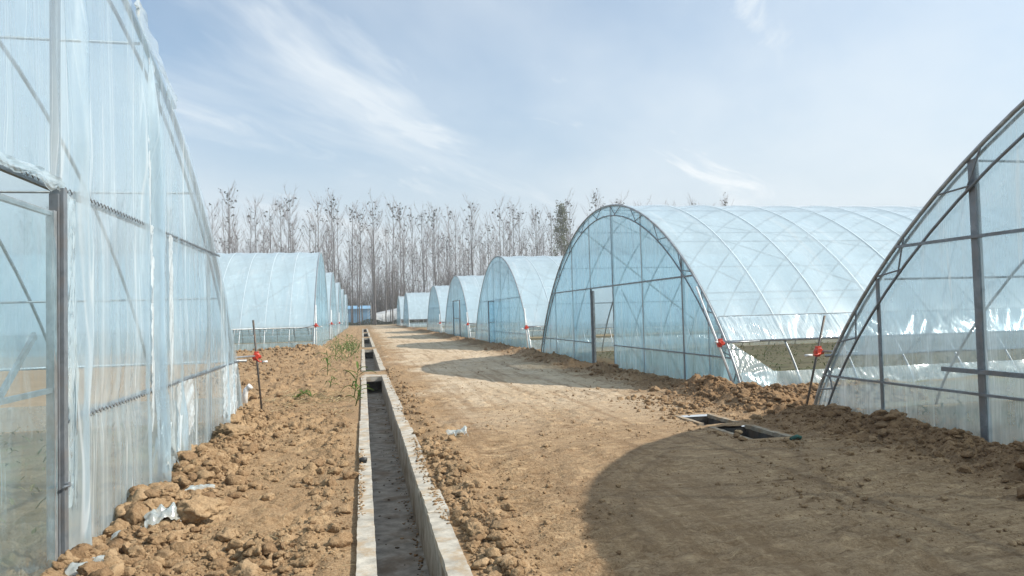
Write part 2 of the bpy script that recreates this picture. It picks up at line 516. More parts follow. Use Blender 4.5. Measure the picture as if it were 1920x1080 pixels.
def height(x, y):
    x, y = np.asarray(x, float), np.asarray(y, float)
    z = 0.035 * fbm(x * 0.5, y * 0.5, 3, 3) + 0.010 * fbm(x * 3.1, y * 3.1, 4, 8)
    inside_L = (x < -2.0) * 1.0
    # combed road surface
    onroad = sstep(0.75, 1.1, x) * (1 - sstep(5.0, 6.0, x))
    z = z + onroad * (0.022 * fbm(x * 1.9 + 0.2 * y, y * 7.0 - x * 0.9, 5, 21, 0.62) + 0.022 * fbm(x * 5.5, y * 7.5, 5, 31, 0.68) * (0.5 + 1.4 * sstep(-0.05, 0.25, fbm(x * 0.7, y * 0.7, 2, 37) + 0.12 * sstep(2.5, 5.0, x))))
    # rough, dug strip on the left
    left = (1 - sstep(-0.45, -0.12, x)) * sstep(-4.5, -2.2, x)
    lump = np.abs(fbm(x * 2.6, y * 2.6, 5, 41, 0.6)) * 0.19 + fbm(x * 9.5, y * 9.5, 4, 47, 0.65) * 0.062
    patch = 0.35 + 0.65 * sstep(-0.12, 0.22, fbm(x * 0.9, y * 0.9, 3, 44) + 0.25 * sstep(-1.1, -1.6, x))
    z = z + left * (lump * patch - 0.03)
    # spoil heaped against the near left tunnel
    ml = np.exp(-((x + 1.78) / 0.36) ** 2) * (1 - sstep(12.0, 12.6, y))
    z = z + ml * (0.05 + 0.17 * (fbm(x * 1.9, y * 1.9, 4, 53) + 0.30))
    # loose edge beside the channel
    de = np.exp(-((x - 0.92) / 0.24) ** 2)
    z = z + de * (0.02 + 0.10 * np.maximum(fbm(x * 3.4, y * 2.1, 4, 61), -0.1))
    # spoil heaped against the right row, with the openings for the doors left free
    edge = 6.12 + 0.18 * vnoise(y * 0.5, y * 0, 5)
    mr = np.exp(-((x - edge) / 0.42) ** 2) * sstep(3.0, 5.0, y + 3)
    door = np.exp(-((y - 19.8) / 0.9) ** 2) + np.exp(-((y - 36.6) / 0.9) ** 2)
    mr = mr * (1 - np.clip(door, 0, 1))
    z = z + mr * (0.05 + 0.20 * (fbm(x * 1.5, y * 1.5, 4, 71) + 0.28))
    rr = sstep(4.9, 5.9, x) * (1 - sstep(6.9, 7.6, x))
    z = z + rr * (np.abs(fbm(x * 3.0, y * 3.0, 5, 73, 0.6)) * 0.13 - 0.02 + 0.045 * fbm(x * 10, y * 10, 3, 75, 0.65))
    # bank in the gap between the two near right tunnels
    gap = sstep(5.3, 6.2, x) * sstep(9.9, 10.7, y) * (1 - sstep(12.2, 12.7, y))
    z = z + gap * (0.10 + 0.10 * fbm(x * 1.7, y * 1.7, 4, 81))
    # bank in front of the second left tunnel
    b2 = np.exp(-((y - 31.9) / 0.7) ** 2) * (1 - sstep(-1.9, -1.2, x))
    z = z + b2 * (0.30 + 0.18 * fbm(x * 0.9, y * 0.9, 4, 91))
    z = z + (1 - sstep(-1.4, -0.6, x)) * sstep(29.0, 33.5, y) * (1 - sstep(110, 130, y)) * 0.10
    # nothing sticks up through the kerbs or over the pits
    kd = np.minimum(np.abs(x - DX0), np.abs(x - DX1))
    nearch = sstep(-0.22, -0.04, x) * (1 - sstep(0.58, 0.80, x))
    z = z * (1 - nearch) + nearch * np.minimum(z, -0.005)
    npit = sstep(4.15, 4.36, x) * (1 - sstep(5.05, 5.3, x)) * sstep(7.5, 7.72, y) * (1 - sstep(10.0, 10.25, y))
    z = z * (1 - npit) + npit * np.minimum(z, 0.0)
    return z


def axis(segs, extra):
    vals = []
    for a, b, s0, s1 in segs:
        p = a
        while p < b:
            vals.append(p)
            t = (p - a) / (b - a)
            p += s0 * (s1 / s0) ** t
    vals.append(segs[-1][1])
    vals = np.array(vals)
    for e in extra:
        vals = vals[np.abs(vals - e) > 0.008]
    return np.sort(np.concatenate([vals, extra]))


gx = axis([(-700, -40, 120, 6), (-40, -6, 3.0, 0.5), (-6, -2.3, 0.4, 0.06), (-2.3, 1.3, 0.026, 0.026), (1.3, 5.0, 0.034, 0.034),
           (5.0, 7.3, 0.03, 0.03), (7.3, 14, 0.08, 0.7), (14, 60, 1.0, 6.0), (60, 700, 8, 120)], [DX0 - 0.06, DX1 + 0.06, PX0 - 0.05, PX1 + 0.05])
gy_extra = [v for s in DITCH for v in s] + [v for s in PITS for v in s]
gy = axis([(-40, -1, 8, 0.5), (-1, 3.4, 0.3, 0.06), (3.4, 9.0, 0.026, 0.032), (9.0, 16, 0.032, 0.07), (16, 34, 0.07, 0.16), (34, 110, 0.18, 1.2),
           (110, 260, 1.6, 10), (260, 1100, 14, 150)], gy_extra)
GX, GY = np.meshgrid(gx, gy)
GZ = height(GX, GY)
nxg, nyg = len(gx), len(gy)
V = np.stack([GX, GY, GZ], -1).reshape(-1, 3)
ii = np.arange(nyg - 1)[:, None] * nxg + np.arange(nxg - 1)[None, :]
F = np.stack([ii, ii + 1, ii + 1 + nxg, ii + nxg], -1).reshape(-1, 4)
fcx = ((gx[:-1] + gx[1:]) / 2)[None, :].repeat(nyg - 1, 0).ravel()
fcy = ((gy[:-1] + gy[1:]) / 2)[:, None].repeat(nxg - 1, 1).ravel()
keep = np.ones(len(F), bool)
for a, b in DITCH:
    keep &= ~((fcx > DX0 - 0.06) & (fcx < DX1 + 0.06) & (fcy > a) & (fcy < b))
for a, b in PITS:
    keep &= ~((fcx > PX0 - 0.05) & (fcx < PX1 + 0.05) & (fcy > a) & (fcy < b))
ground = link('ground', np_mesh('ground', V, F[keep], True), 'soil')
tag(ground, None, None, kind='structure')


def hz(x, y):
    i = int(np.clip(np.searchsorted(gx, x) - 1, 0, nxg - 2))
    j = int(np.clip(np.searchsorted(gy, y) - 1, 0, nyg - 2))
    fx, fy = (x - gx[i]) / (gx[i + 1] - gx[i]), (y - gy[j]) / (gy[j + 1] - gy[j])
    return float((GZ[j, i] * (1 - fx) + GZ[j, i + 1] * fx) * (1 - fy) + (GZ[j + 1, i] * (1 - fx) + GZ[j + 1, i + 1] * fx) * fy)


# ------------------------------------------------------------------ drainage channel
def rough_slab(a, b, seed, step=0.12, amp=0.006):
    """a box whose faces are cut up and knocked about a little"""
    bm = bmesh.new()
    (x0, y0, z0), (x1, y1, z1) = a, b
    m = MB()
    m.box(a, b)
    vs = [bm.verts.new(v) for v in m.v]
    for f in m.f:
        bm.faces.new([vs[i] for i in f])
    n = max(1, int((y1 - y0) / step))
    ed = [e for e in bm.edges if abs(e.verts[0].co.y - e.verts[1].co.y) > 0.5 * (y1 - y0)]
    bmesh.ops.subdivide_edges(bm, edges=ed, cuts=n, use_grid_fill=True)
    rg = random.Random(seed)
    for v in bm.verts:
        v.co += Vector((rg.uniform(-amp, amp), rg.uniform(-amp, amp) * 0.5, rg.uniform(-amp, amp)))
    bmesh.ops.recalc_face_normals(bm, faces=bm.faces)
    me = bpy.data.meshes.new('slab')
    bm.to_mesh(me)
    bm.free()
    return me


def channel(segs, x0, x1, depth, wl, wr, name, label, top=0.035, block=0.5, seed=1, wallmat='concrete_wall'):
    root = thing(name, label, 'drain', (0, 0, 0))
    rg = random.Random(seed)
    for (a, b) in segs:
        far = a > 35
        e = b + (1.1 if b > 12 else 0.0)                      # the culvert goes on under the crossing
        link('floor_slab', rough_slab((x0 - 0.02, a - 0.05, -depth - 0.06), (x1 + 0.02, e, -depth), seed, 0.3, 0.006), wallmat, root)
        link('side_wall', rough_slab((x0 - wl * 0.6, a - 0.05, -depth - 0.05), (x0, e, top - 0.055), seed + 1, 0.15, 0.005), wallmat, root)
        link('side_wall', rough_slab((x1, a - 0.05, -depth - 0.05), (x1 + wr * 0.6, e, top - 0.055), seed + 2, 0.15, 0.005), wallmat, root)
        if b > 12:
            link('cover_slab', rough_slab((x0 - 0.03, b - 0.02, -0.14), (x1 + 0.03, e, top - 0.045), seed + 3, 0.1, 0.006), 'concrete', root)
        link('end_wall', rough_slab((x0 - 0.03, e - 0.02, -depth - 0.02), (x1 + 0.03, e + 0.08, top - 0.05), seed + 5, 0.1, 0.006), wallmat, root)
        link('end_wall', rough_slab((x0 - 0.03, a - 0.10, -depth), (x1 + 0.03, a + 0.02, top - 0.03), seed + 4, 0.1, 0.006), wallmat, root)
        for side in (0, 1):
            y = a
            while y < b - 0.05:
                L = (2.5 if far else block * (4.5 if side == 0 else 2.6)) * rg.uniform(0.5, 1.5)
                y2 = min(b, y + L)
                if b - y2 < 0.15:
                    y2 = b
                j = rg.uniform(-0.014, 0.014) * (0.5 if side == 0 else 1.0)
                zt = top + rg.uniform(-0.006, 0.004)
                if side == 0:
                    p, q = (x0 - wl + j, y + 0.002, top - 0.055), (x0 + 0.006 + j * 0.3, y2 - rg.uniform(0.0, 0.005), zt)
                else:
                    p, q = (x1 - 0.006 + j * 0.3, y + 0.002, top - 0.055), (x1 + wr + j * 1.6, y2 - rg.uniform(0.0, 0.005), zt)
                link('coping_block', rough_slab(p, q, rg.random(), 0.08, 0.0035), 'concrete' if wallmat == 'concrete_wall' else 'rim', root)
                y = y2
    return root


channel(DITCH, DX0, DX1, 0.46, 0.115, 0.145, 'drainage_channel', 'long open concrete drainage channel running down the left of the dirt road', 0.03, 0.5, 3)
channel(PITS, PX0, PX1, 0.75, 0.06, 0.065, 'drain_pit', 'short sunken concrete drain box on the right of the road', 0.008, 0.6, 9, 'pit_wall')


# ------------------------------------------------------------------ greenhouses
HW, HH = 7.5, 4.5


def arch(t, off=0.0):
    """t in [-1,1] -> (y, z) on the hoop, moved inwards by off"""
    th = t * PI / 2
    y, z = HW * math.sin(th), HH * max(math.cos(th), 0) ** 1.6
    if off:
        e = 1e-3
        t2 = min(1, max(-1, t))
        a, b = max(-1, t2 - e), min(1, t2 + e)
        y0, z0 = HW * math.sin(a * PI / 2), HH * max(math.cos(a * PI / 2), 0) ** 1.6
        y1, z1 = HW * math.sin(b * PI / 2), HH * max(math.cos(b * PI / 2), 0) ** 1.6
        dy, dz = y1 - y0, z1 - z0
        l = math.hypot(dy, dz)
        y, z = y + dz / l * off, z - dy / l * off
    return y, z


def arch_z(y):
    return HH * max(0.0, 1 - (y / HW) ** 2) ** 0.8


def arch_t(z):
    return math.acos(min(1, (z / HH)) ** (1 / 1.6)) / (PI / 2)


def hoop_mesh(name, r, off, n=40, sides=6):
    m = MB()
    m.tube([(0, *arch(-1 + 2 * i / n, off)) for i in range(n + 1)], r, sides)
    return m.mesh(name, True)


RIB = {}


def get_hoop(key, r, off, n, sides):
    if key not in RIB:
        RIB[key] = hoop_mesh(key, r, off, n, sides)
    return RIB[key]


def band_mesh(n=36, w=0.009, off=-0.012):
    m = MB()
    pts = [arch(-arch_t(1.0) + 2 * arch_t(1.0) * i / n, off) for i in range(n + 1)]
    vs, fs = [], []
    for (y, z) in pts:
        vs += [(-w, y, z), (w, y, z)]
    for i in range(n):
        fs.append((2 * i, 2 * i + 1, 2 * i + 3, 2 * i + 2))
    m.add(vs, fs)
    pts2 = [arch(-arch_t(1.0) + 2 * arch_t(1.0) * i / n, off - 0.004) for i in range(n + 1)]
    vs = []
    for (y, z) in pts2:
        vs += [(-w, y, z), (w, y, z)]
    m.add(vs, fs)
    return m.mesh('pressing_band', True)


def fold(y, z, seed, amp, bars, fy=7.0, slant=0.03):
    yy = y + slant * z * np.sin(y * 1.3 + seed)
    pin = np.ones_like(z)
    for b in bars:
        pin = np.minimum(pin, 0.25 + 0.75 * np.clip(np.abs(z - b) / 0.35, 0, 1))
    r1 = 1 - np.abs(vnoise(yy * fy, z * 0.45, seed)) * 3.2
    r2 = vnoise(yy * fy * 2.7, z * 0.8, seed + 3)
    r3 = vnoise(yy * 1.4, z * 0.5, seed + 5)
    fan = np.zeros_like(z)
    for b in bars:                                           # short tension creases under the clip rails
        dz = np.abs(z - b)
        fan += np.exp(-dz / 0.22) * vnoise((yy + 0.5 * (z - b) * np.sin(y * 2.1 + seed)) * 19.0, z * 1.2, seed + 11) * np.clip(dz / 0.05, 0, 1)
    loose = np.clip(vnoise(yy * 0.9, z * 0.25, seed + 8) * 2.4 + 0.9, 0.15, 2.2)
    return -(amp * (0.55 * r1 + 0.55 * r2) * loose + amp * 1.2 * r3) * pin - amp * 0.7 * fan


def end_panel(y0, y1, zlo, ny, nz, seed, amp, bars, big=(), off=0.02, ztop=None):
    ys = np.linspace(y0, y1, ny)
    V, = [[]]
    for y in ys:
        # the film edge follows the hoop
        zt = max(arch_z(y) + 0.004, zlo + 0.01)
        if ztop is not None:
            zt = min(zt, ztop)
        for v in np.linspace(0, 1, nz):
            V.append((0, y, zlo + (zt - zlo) * v))
    V = np.array(V)
    d = fold(V[:, 1], V[:, 2], seed, amp, bars)
    rim = np.array([min(1, max(0, (arch_z(y) - z) / 0.9)) for y, z in V[:, 1:]])
    for (yc, sl, w, a) in big:                 # a few large gathered pleats
        c = yc + sl * (V[:, 2] - 2.0) + 0.03 * np.sin(V[:, 2] * 3 + yc)
        d -= a * np.exp(-((V[:, 1] - c) / w) ** 2) * (0.1 + 0.9 * rim)
    edge = np.array([min(1, max(0, (arch_z(y) - z) / 0.25)) for y, z in V[:, 1:]])
    d = d * (0.2 + 0.8 * edge)
    V[:, 0] = -off + np.minimum(d, 0.015)
    i = np.arange(ny - 1)[:, None] * nz + np.arange(nz - 1)[None, :]
    F = np.stack([i, i + nz, i + nz + 1, i + 1], -1).reshape(-1, 4)
    return V, F


def join(parts):
    Vs, Fs, o = [], [], 0
    for V, F in parts:
        Vs.append(V)
        Fs.append(F + o)
        o += len(V)
    return np.concatenate(Vs), np.concatenate(Fs)


def end_film(seed, amp, bars, opening=None, dens=40, nz=44, big=(), y_rng=(-7.49, 7.49)):
    a, b = y_rng
    if opening:
        o0, o1, zt = opening
        ps = [end_panel(a, o0, 0, int((o0 - a) * dens), nz, seed, amp, bars, big),
              end_panel(o0, o1, zt, max(4, int((o1 - o0) * dens)), nz // 2, seed, amp, bars, big),
              end_panel(o1, b, 0, int((b - o1) * dens), nz, seed, amp, bars, big)]
        V, F = join(ps)
    else:
        V, F = end_panel(a, b, 0, int((b - a) * dens), nz, seed, amp, bars, big)
    return np_mesh('end_film', V, F, True)


def roof_film(L, step, z_low, nx_per=6, nt=60, seed=0):
    tl = arch_t(z_low)
    nx = int(L / step) * nx_per + 1
    xs = np.linspace(0.0, L, nx)
    ts = np.linspace(-tl, tl, nt)
    yz = np.array([arch(t, 0.0) for t in ts])
    nn = np.array([arch(t, 1.0) for t in ts]) - yz
    X, T = np.meshgrid(xs, np.arange(nt), indexing='ij')
    sag = 0.035 * np.sin(PI * ((X / step) % 1.0)) ** 2 + 0.02 * vnoise(X * 2.3, T * 0.15, seed) - 0.006
    sag *= 1 - np.exp(-X * 6) * 0.6
    V = np.zeros((nx, nt, 3))
    V[..., 0] = X
    V[..., 1] = yz[T, 0] + nn[T, 0] * sag
    V[..., 2] = yz[T, 1] + nn[T, 1] * sag
    i = np.arange(nx - 1)[:, None] * nt + np.arange(nt - 1)[None, :]
    F = np.stack([i, i + 1, i + nt + 1, i + nt], -1).reshape(-1, 4)
    return np_mesh('roof_film', V.reshape(-1, 3), F, True)


def side_strip(L, z0, z1, side, amp, fx, seed, nx, nz=10, out=0.0, slantfan=0.0, dense=1.0):
    xs = 0.02 + (L - 0.02) * np.linspace(0, 1, nx) ** dense
    vs = np.linspace(0, 1, nz)
    X, Vv = np.meshgrid(xs, vs, indexing='ij')
    Z = z0 + (z1 - z0) * Vv
    t = np.array([[arch(arch_t(max(1e-4, q)))[0] for q in row] for row in Z[:1]])[0]
    Yb = np.tile(t, (nx, 1))
    xx = X + slantfan * (Vv - 0.5) * np.sin(X * 2.6)
    d = amp * (vnoise(xx * fx, Vv * 0.8, seed) + 0.7 * vnoise(xx * fx * 2.7, Vv * 1.2, seed + 2)) * (0.35 + 0.65 * np.sin(PI * Vv * 0.9 + 0.1))
    V = np.stack([X, side * (Yb + out + d), Z], -1).reshape(-1, 3)
    i = np.arange(nx - 1)[:, None] * nz + np.arange(nz - 1)[None, :]
    F = np.stack([i, i + 1, i + nz + 1, i + nz], -1).reshape(-1, 4)
    return V, F


CACHE = {}


def cached(key, fn):
    if key not in CACHE:
        CACHE[key] = fn()
    return CACHE[key]


def bar_between(name, y0, y1, z, x, w, h, m, root):
    mb = MB()
    mb.bar((x, y0, z), (x, y1, z), w, h)
    return link(name, mb.mesh(name), m, root)


def half_at(z, off=0.0):
    return arch(arch_t(z), off)[0]


def wiggle(y0, y1, z, x, root, r=0.004):
    m = MB()
    n = int(abs(y1 - y0) / 0.035)
    m.tube([(x, y0 + (y1 - y0) * i / n, z + (0.013 if i % 2 else -0.013)) for i in range(n + 1)], r, 4)
    return link('spring_wire', m.mesh('spring_wire', True), 'steel_dark', root)


def greenhouse(label, x0, yc, side, L, zs=1.0, zbase=0.0, detail=0, seed=1, posts=(), bars=(), opening=None, endmat='film_end', big=(),
               roll=0.95, skirt=0.38, step=1.2, bands=True, film_amp=0.012, group='plastic tunnels along the road', truss=True, ribr=0.019, front=-0.012, frame_x=0.012, braces=True):
    """side=+1: body runs to +X, -1: body runs to -X (turned round)"""
    root = thing('greenhouse', label, 'greenhouse', (x0, yc, zbase), 0 if side > 0 else PI, group)
    root.scale = (1, 1, zs)
    bz = [b[2] for b in bars]
    # films
    if detail >= 2:
        fe = end_film(seed, film_amp, bz, opening, 62, 70, big)
    else:
        fe = cached(('end', opening, detail, seed % 2), lambda: end_film(seed, film_amp, bz, opening, 16, 26))
    link('end_film', fe, endmat, root)
    link('back_film', cached(('back',), lambda: end_film(77, 0.012, [2.25], None, 8, 16)), 'film_far', root, (L, 0, 0))
    rk = ('roof', L, step, roll)
    link('roof_film', cached(rk, lambda: roof_film(L, step, roll, 6 if detail else 2, 60 if detail else 36, seed)), 'film_roof', root)
    nxs = int(L * (26 if detail >= 2 else 8))
    for sd in (-1, 1):
        V, F = side_strip(L, 0.0, skirt, sd, 0.05, 4.0, seed + 5 + sd, nxs, 7, 0.0, 0.9, 1.9)
        link('skirt_film', cached(('skirt', L, skirt, sd, detail >= 2), lambda: np_mesh('skirt_film', V, F, True)), 'film_skirt', root)
        yy = half_at(roll) + 0.02
        key = ('roll', L, roll, sd)

        def mk():
            m = MB()
            m.tube([(-0.15, sd * yy, roll), (L, sd * yy, roll)], 0.021, 8)
            return m.mesh('roll_tube', True)
        link('roll_tube', cached(key, mk), 'steel', root)
    # hoops
    n = int(L / step)
    for i in range(0, n + 1):
        link('hoop', get_hoop('hoop_fine' if detail else 'hoop_far', ribr, 0.026, 40 if detail else 24, 6 if detail else 4), 'steel', root, (i * step + 0.01, 0, 0))
        if bands and i > 0:
            link('pressing_band', cached(('band',), band_mesh), 'band', root, (i * step + 0.01, 0, 0))
    # front truss: inner chord and its zigzag
    if truss:
        link('inner_chord', get_hoop('chord', 0.017, 0.28, 40, 6), 'steel_dark', root, (frame_x, 0, 0))
        nw = 30
        for i in range(2, nw - 1) if detail >= 2 and front < 0 else ():
            a = -1 + 2 * i / nw
            p = arch(a, 0.03)
            q = arch(a + (1 / nw if i % 2 else -1 / nw) * 1.1, 0.27)
            web = MB()
            web.tube([(frame_x, *p), (frame_x, *q)], 0.011, 5)
            link('web_bar', web.mesh('web_bar'), 'steel_dark', root)
        link('front_hoop', get_hoop('front', 0.024, 0.0, 56, 8), 'steel_dark' if front < 0 else 'steel', root, (front, 0, 0))
    # purlins
    for j, zz_ in enumerate((1.9, 3.1, 4.1)):
        for sd in (-1, 1):
            def mk():
                m = MB()
                m.tube([(0.05, sd * (half_at(zz_) - 0.05), zz_ - 0.03), (L, sd * (half_at(zz_) - 0.05), zz_ - 0.03)], 0.014, 5)
                return m.mesh('purlin', True)
            link('purlin', cached(('purlin', L, zz_, sd), mk), 'steel', root)

    def mk():
        m = MB()
        m.tube([(0.05, 0, HH - 0.06), (L, 0, HH - 0.06)], 0.016, 5)
        return m.mesh('purlin', True)
    link('purlin', cached(('ridge', L), mk), 'steel', root)
    # braces leaning back along the slope
    for sd in (-1, 1) if braces else ():
        m = MB()
        m.bar((0.15, sd * 2.2, arch_z(2.2) - 0.12), (6.0, sd * (half_at(1.2) - 0.1), 1.1), 0.05, 0.03)
        link('brace', m.mesh('brace'), 'steel', root)
        m = MB()
        m.bar((0.15, sd * 0.4, arch_z(0.4) - 0.16), (7.2, sd * 5.2, arch_z(5.2) - 0.15), 0.04, 0.02)
        link('brace', m.mesh('brace'), 'steel', root)
    # posts and bars of the end frame
    for p in posts:
        y, z0, z1, w, mname = p
        z1 = min(z1, arch_z(y) - 0.03)
        m = MB()
        m.box((frame_x + 0.023, y - w / 2, z0 - 0.3), (frame_x + 0.023 + w * 0.7, y + w / 2, z1))
        link('post', m.mesh('post'), mname, root)
    for b in bars:
        y0, y1, z, w = b
        bar_between('cross_bar', y0, y1, z, frame_x, 0.03, w, 'steel_dark', root)
    return root


# --- near left tunnel (turned: local y = yc - world y)
L1 = greenhouse('big gathered clear film tunnel end filling the left edge, nearest on the left', -1.87, 4.5, -1, 30.0, detail=2, seed=5,
                posts=((-0.62, 0, 9, 0.06, 'steel_dark'), (-3.0, 0, 9, 0.05, 'steel'), (-5.3, 0, 9, 0.05, 'steel'),
                       (1.6, 0, 9, 0.085, 'steel_dark'), (3.4, 0, 9, 0.05, 'steel'), (5.3, 0, 9, 0.05, 'steel')),
                bars=((-half_at(2.41), half_at(2.41), 2.41, 0.035), (-half_at(0.95), -0.46, 0.95, 0.03), (1.6, half_at(0.95), 0.95, 0.03)),
                opening=(-0.46, 1.55, 2.40), endmat='film_l1',
                big=((-2.45, 0.04, 0.06, 0.12), (-2.2, 0.02, 0.04, 0.06), (-0.72, 0.0, 0.06, 0.09), (-2.75, -0.05, 0.05, 0.05), (-3.35, 0.03, 0.06, 0.04), (-5.9, 0.02, 0.06, 0.05), (-6.4, 0.0, 0.07, 0.05)),
                roll=0.95, bands=False, film_amp=0.034, front=0.03, braces=False)
for z, a, b in ((2.41, -half_at(2.41), 1.6), (0.95, -half_at(0.95), -0.47)):
    wiggle(a, b, z, -0.045, L1)
# its door: steel frame with a loose clear sheet
m = MB()
m.bar((-0.03, -0.33, 0.02), (-0.03, -0.33, 2.25), 0.045, 0.045)
m.bar((-0.02, 1.53, 0.02), (-0.02, 1.53, 2.25), 0.045, 0.045)
for z in (0.04, 1.165, 2.23):
    m.bar((-0.03, -0.305, z), (-0.02, 1.50, z), 0.03, 0.03)
jm = MB()
jm.box((-0.075, -0.450, -0.2), (-0.01, -0.390, 2.40))
jm.box((-0.055, -0.385, -0.2), (-0.005, -0.360, 2.36))
link('door_jamb', jm.mesh('door_jamb'), 'steel_dark', L1)
door = link('door', m.mesh('door'), 'steel', L1)
V, F = end_panel(-0.345, 1.53, 0.03, 60, 40, 19, 0.012, [0.04, 1.165, 2.23], (), 0.05, ztop=2.24)
link('door_film', np_mesh('door_film', V, F, True), 'film_door', door)
m = MB()
m.bar((0.03, -0.25, 1.5), (0.03, 1.4, 0.25), 0.02, 0.04)
link('door_brace', m.mesh('door_brace'), 'steel', door)
m = MB()
m.box((-0.095, -0.43, 0.56), (-0.075, -0.39, 0.59))
m.tube([(-0.09, -0.43, 0.57), (-0.09, -0.33, 0.58)], 0.008, 6)
link('latch', m.mesh('latch'), 'steel_dark', door)
# loose flap of film left hanging over the hoop and over the door head
def flap(pts, w, seed, name, m_, root, n=26, k_=9, amp=0.05):
    rg = np.random.RandomState(seed)
    pts = [np.array(p, float) for p in pts]
    tt = np.linspace(0, len(pts) - 1.001, n)
    V = []
    for i, t in enumerate(tt):
        a = int(t)
        c = pts[a] * (1 - (t - a)) + pts[a + 1] * (t - a)
        ww = w * (0.55 + 0.6 * abs(vnoise(t * 1.7, seed, seed)) * 2)
        for j in range(k_):
            s = j / (k_ - 1)
            V.append(c + np.array([-0.05 - amp * abs(vnoise(t * 3.1 + j * 0.6, s * 3, seed + 1)) * 2, 0, -ww * s]) + np.array([0, amp * vnoise(t * 5, s * 4, seed + 2), amp * 0.6 * vnoise(t * 4, j * 0.7, seed + 4)]))
    i = np.arange(n - 1)[:, None] * k_ + np.arange(k_ - 1)[None, :]
    F = np.stack([i, i + k_, i + k_ + 1, i + 1], -1).reshape(-1, 4)
    return link(name, np_mesh(name, np.array(V), F, True), m_, root)


flap([(0, -0.45, 2.44), (0, -0.1, 2.47), (0, 0.3, 2.46), (0, 1.0, 2.48)], 0.10, 4, 'film_flap', 'film_side', L1, 40, 9, 0.03)
flap([(0, *arch(-0.165, -0.03)), (0, *arch(-0.22, -0.03)), (0, *arch(-0.28, -0.01))], 0.28, 7, 'film_flap', 'film_side', L1, 30, 9, 0.05)
flap([(0, -0.48, 2.38), (0, -0.55, 2.37), (0, -0.62, 2.35)], 2.3, 9, 'film_flap', 'film_side', L1, 12, 40, 0.03)
flap([(0, -2.30, 3.90), (0, -2.40, 3.92), (0, -2.50, 3.90)], 1.75, 17, 'film_flap', 'film_fold', L1, 16, 60, 0.014)
flap([(0, -2.34, 2.42), (0, -2.46, 2.43), (0, -2.56, 2.42)], 1.9, 23, 'film_flap', 'film_fold', L1, 16, 60, 0.018)
flap([(0, -2.95, 2.40), (0, -3.02, 2.41), (0, -3.08, 2.40)], 1.5, 29, 'film_flap', 'film_fold', L1, 8, 50, 0.012)
flap([(0, -5.6, 0.94), (0, -5.9, 0.95), (0, -6.3, 0.94), (0, -6.6, 0.94)], 0.9, 37, 'film_flap', 'film_fold', L1, 60, 24, 0.03)
flap([(0, -3.2, 0.94), (0, -3.6, 0.95), (0, -3.9, 0.94)], 0.85, 43, 'film_flap', 'film_fold', L1, 44, 24, 0.025)

# --- near right tunnel
G1 = greenhouse('clear new film tunnel cut off by the right edge, nearest on the right', 6.5, 2.0, 1, 40.0, detail=2, seed=12,
                posts=((4.55, 0, 9, 0.085, 'steel_dark'), (6.08, 0, 9, 0.04, 'steel_dark'), (2.4, 0, 9, 0.05, 'steel'), (0.0, 0, 9, 0.085, 'steel_dark'),
                       (-2.4, 0, 9, 0.05, 'steel'), (-4.55, 0, 9, 0.085, 'steel_dark'), (-6.08, 0, 9, 0.04, 'steel_dark')),
                bars=((-5.67, 5.67, 2.25, 0.035), (-half_at(0.56), half_at(0.56), 0.56, 0.028), (3.0, 5.05, 0.80, 0.05)),
                endmat='film_g1', bands=False, film_amp=0.010, roll=0.85, ribr=0.023, step=2.0, frame_x=-0.065, front=-0.05, braces=False)

# --- second right tunnel with its door open
G2 = greenhouse('blue tinted tunnel with an open doorway, second on the right', 6.75, 19.5, 1, 40.0, detail=2, seed=21,
                posts=((-0.73, 0, 9, 0.07, 'steel_dark'), (1.25, 0, 2.25, 0.07, 'steel_dark'), (1.25, 2.25, 9, 0.04, 'steel'), (3.15, 0, 9, 0.045, 'steel'),
                       (-2.85, 0, 9, 0.045, 'steel'), (-5.1, 0, 9, 0.07, 'steel_dark'), (5.3, 0, 9, 0.04, 'steel'), (-6.25, 0, 9, 0.035, 'steel')),
                bars=((-half_at(2.25), half_at(2.25), 2.25, 0.035), (-half_at(0.62), -0.76, 0.62, 0.028), (1.28, half_at(0.62), 0.62, 0.028)),
                opening=(-0.72, 1.24, 2.22), film_amp=0.010, frame_x=-0.045, front=-0.04, roll=0.92, skirt=0.36, step=1.2,
                big=((-4.2, 0.1, 0.05, 0.03), (2.7, -0.1, 0.05, 0.04), (-5.7, 0.15, 0.05, 0.03)))
# door leaf swung inwards, seen nearly on edge
m = MB()
d0, d1 = Vector((0.05, 1.19, 0)), Vector((0.60, 2.85, 0))
for q in (d0, d1):
    m.bar(q + Vector((0, 0, 0.03)), q + Vector((0, 0, 2.18)), 0.05, 0.05)
for z in (0.05, 1.1, 2.16):
    m.bar(d0 + Vector((0, 0, z)), d1 + Vector((0, 0, z)), 0.03, 0.03)
dl = link('door', m.mesh('door'), 'steel', G2)
m = MB()
ns = 12
vs, fs = [], []
for i in range(ns + 1):
    p = d0.lerp(d1, i / ns) + Vector((0.03 + 0.015 * math.sin(i * 2.2), 0, 0))
    vs += [p + Vector((0, 0, 0.03)), p + Vector((0.01 * math.sin(i), 0, 1.1)), p + Vector((0, 0, 2.17))]
for i in range(ns):
    fs += [(3 * i, 3 * i + 3, 3 * i + 4, 3 * i + 1), (3 * i + 1, 3 * i + 4, 3 * i + 5, 3 * i + 2)]
m.add(vs, fs)
link('door_film', m.mesh('door_film', True), 'film_door', dl)
m = MB()
m.bar((0.9, 1.05, 2.2), (1.3, 0.55, 0.9), 0.03, 0.03)
m.bar((1.3, 0.55, 0.95), (0.8, -0.72, 0.12), 0.04, 0.04)
link('brace', m.mesh('brace'), 'steel_dark', G2)
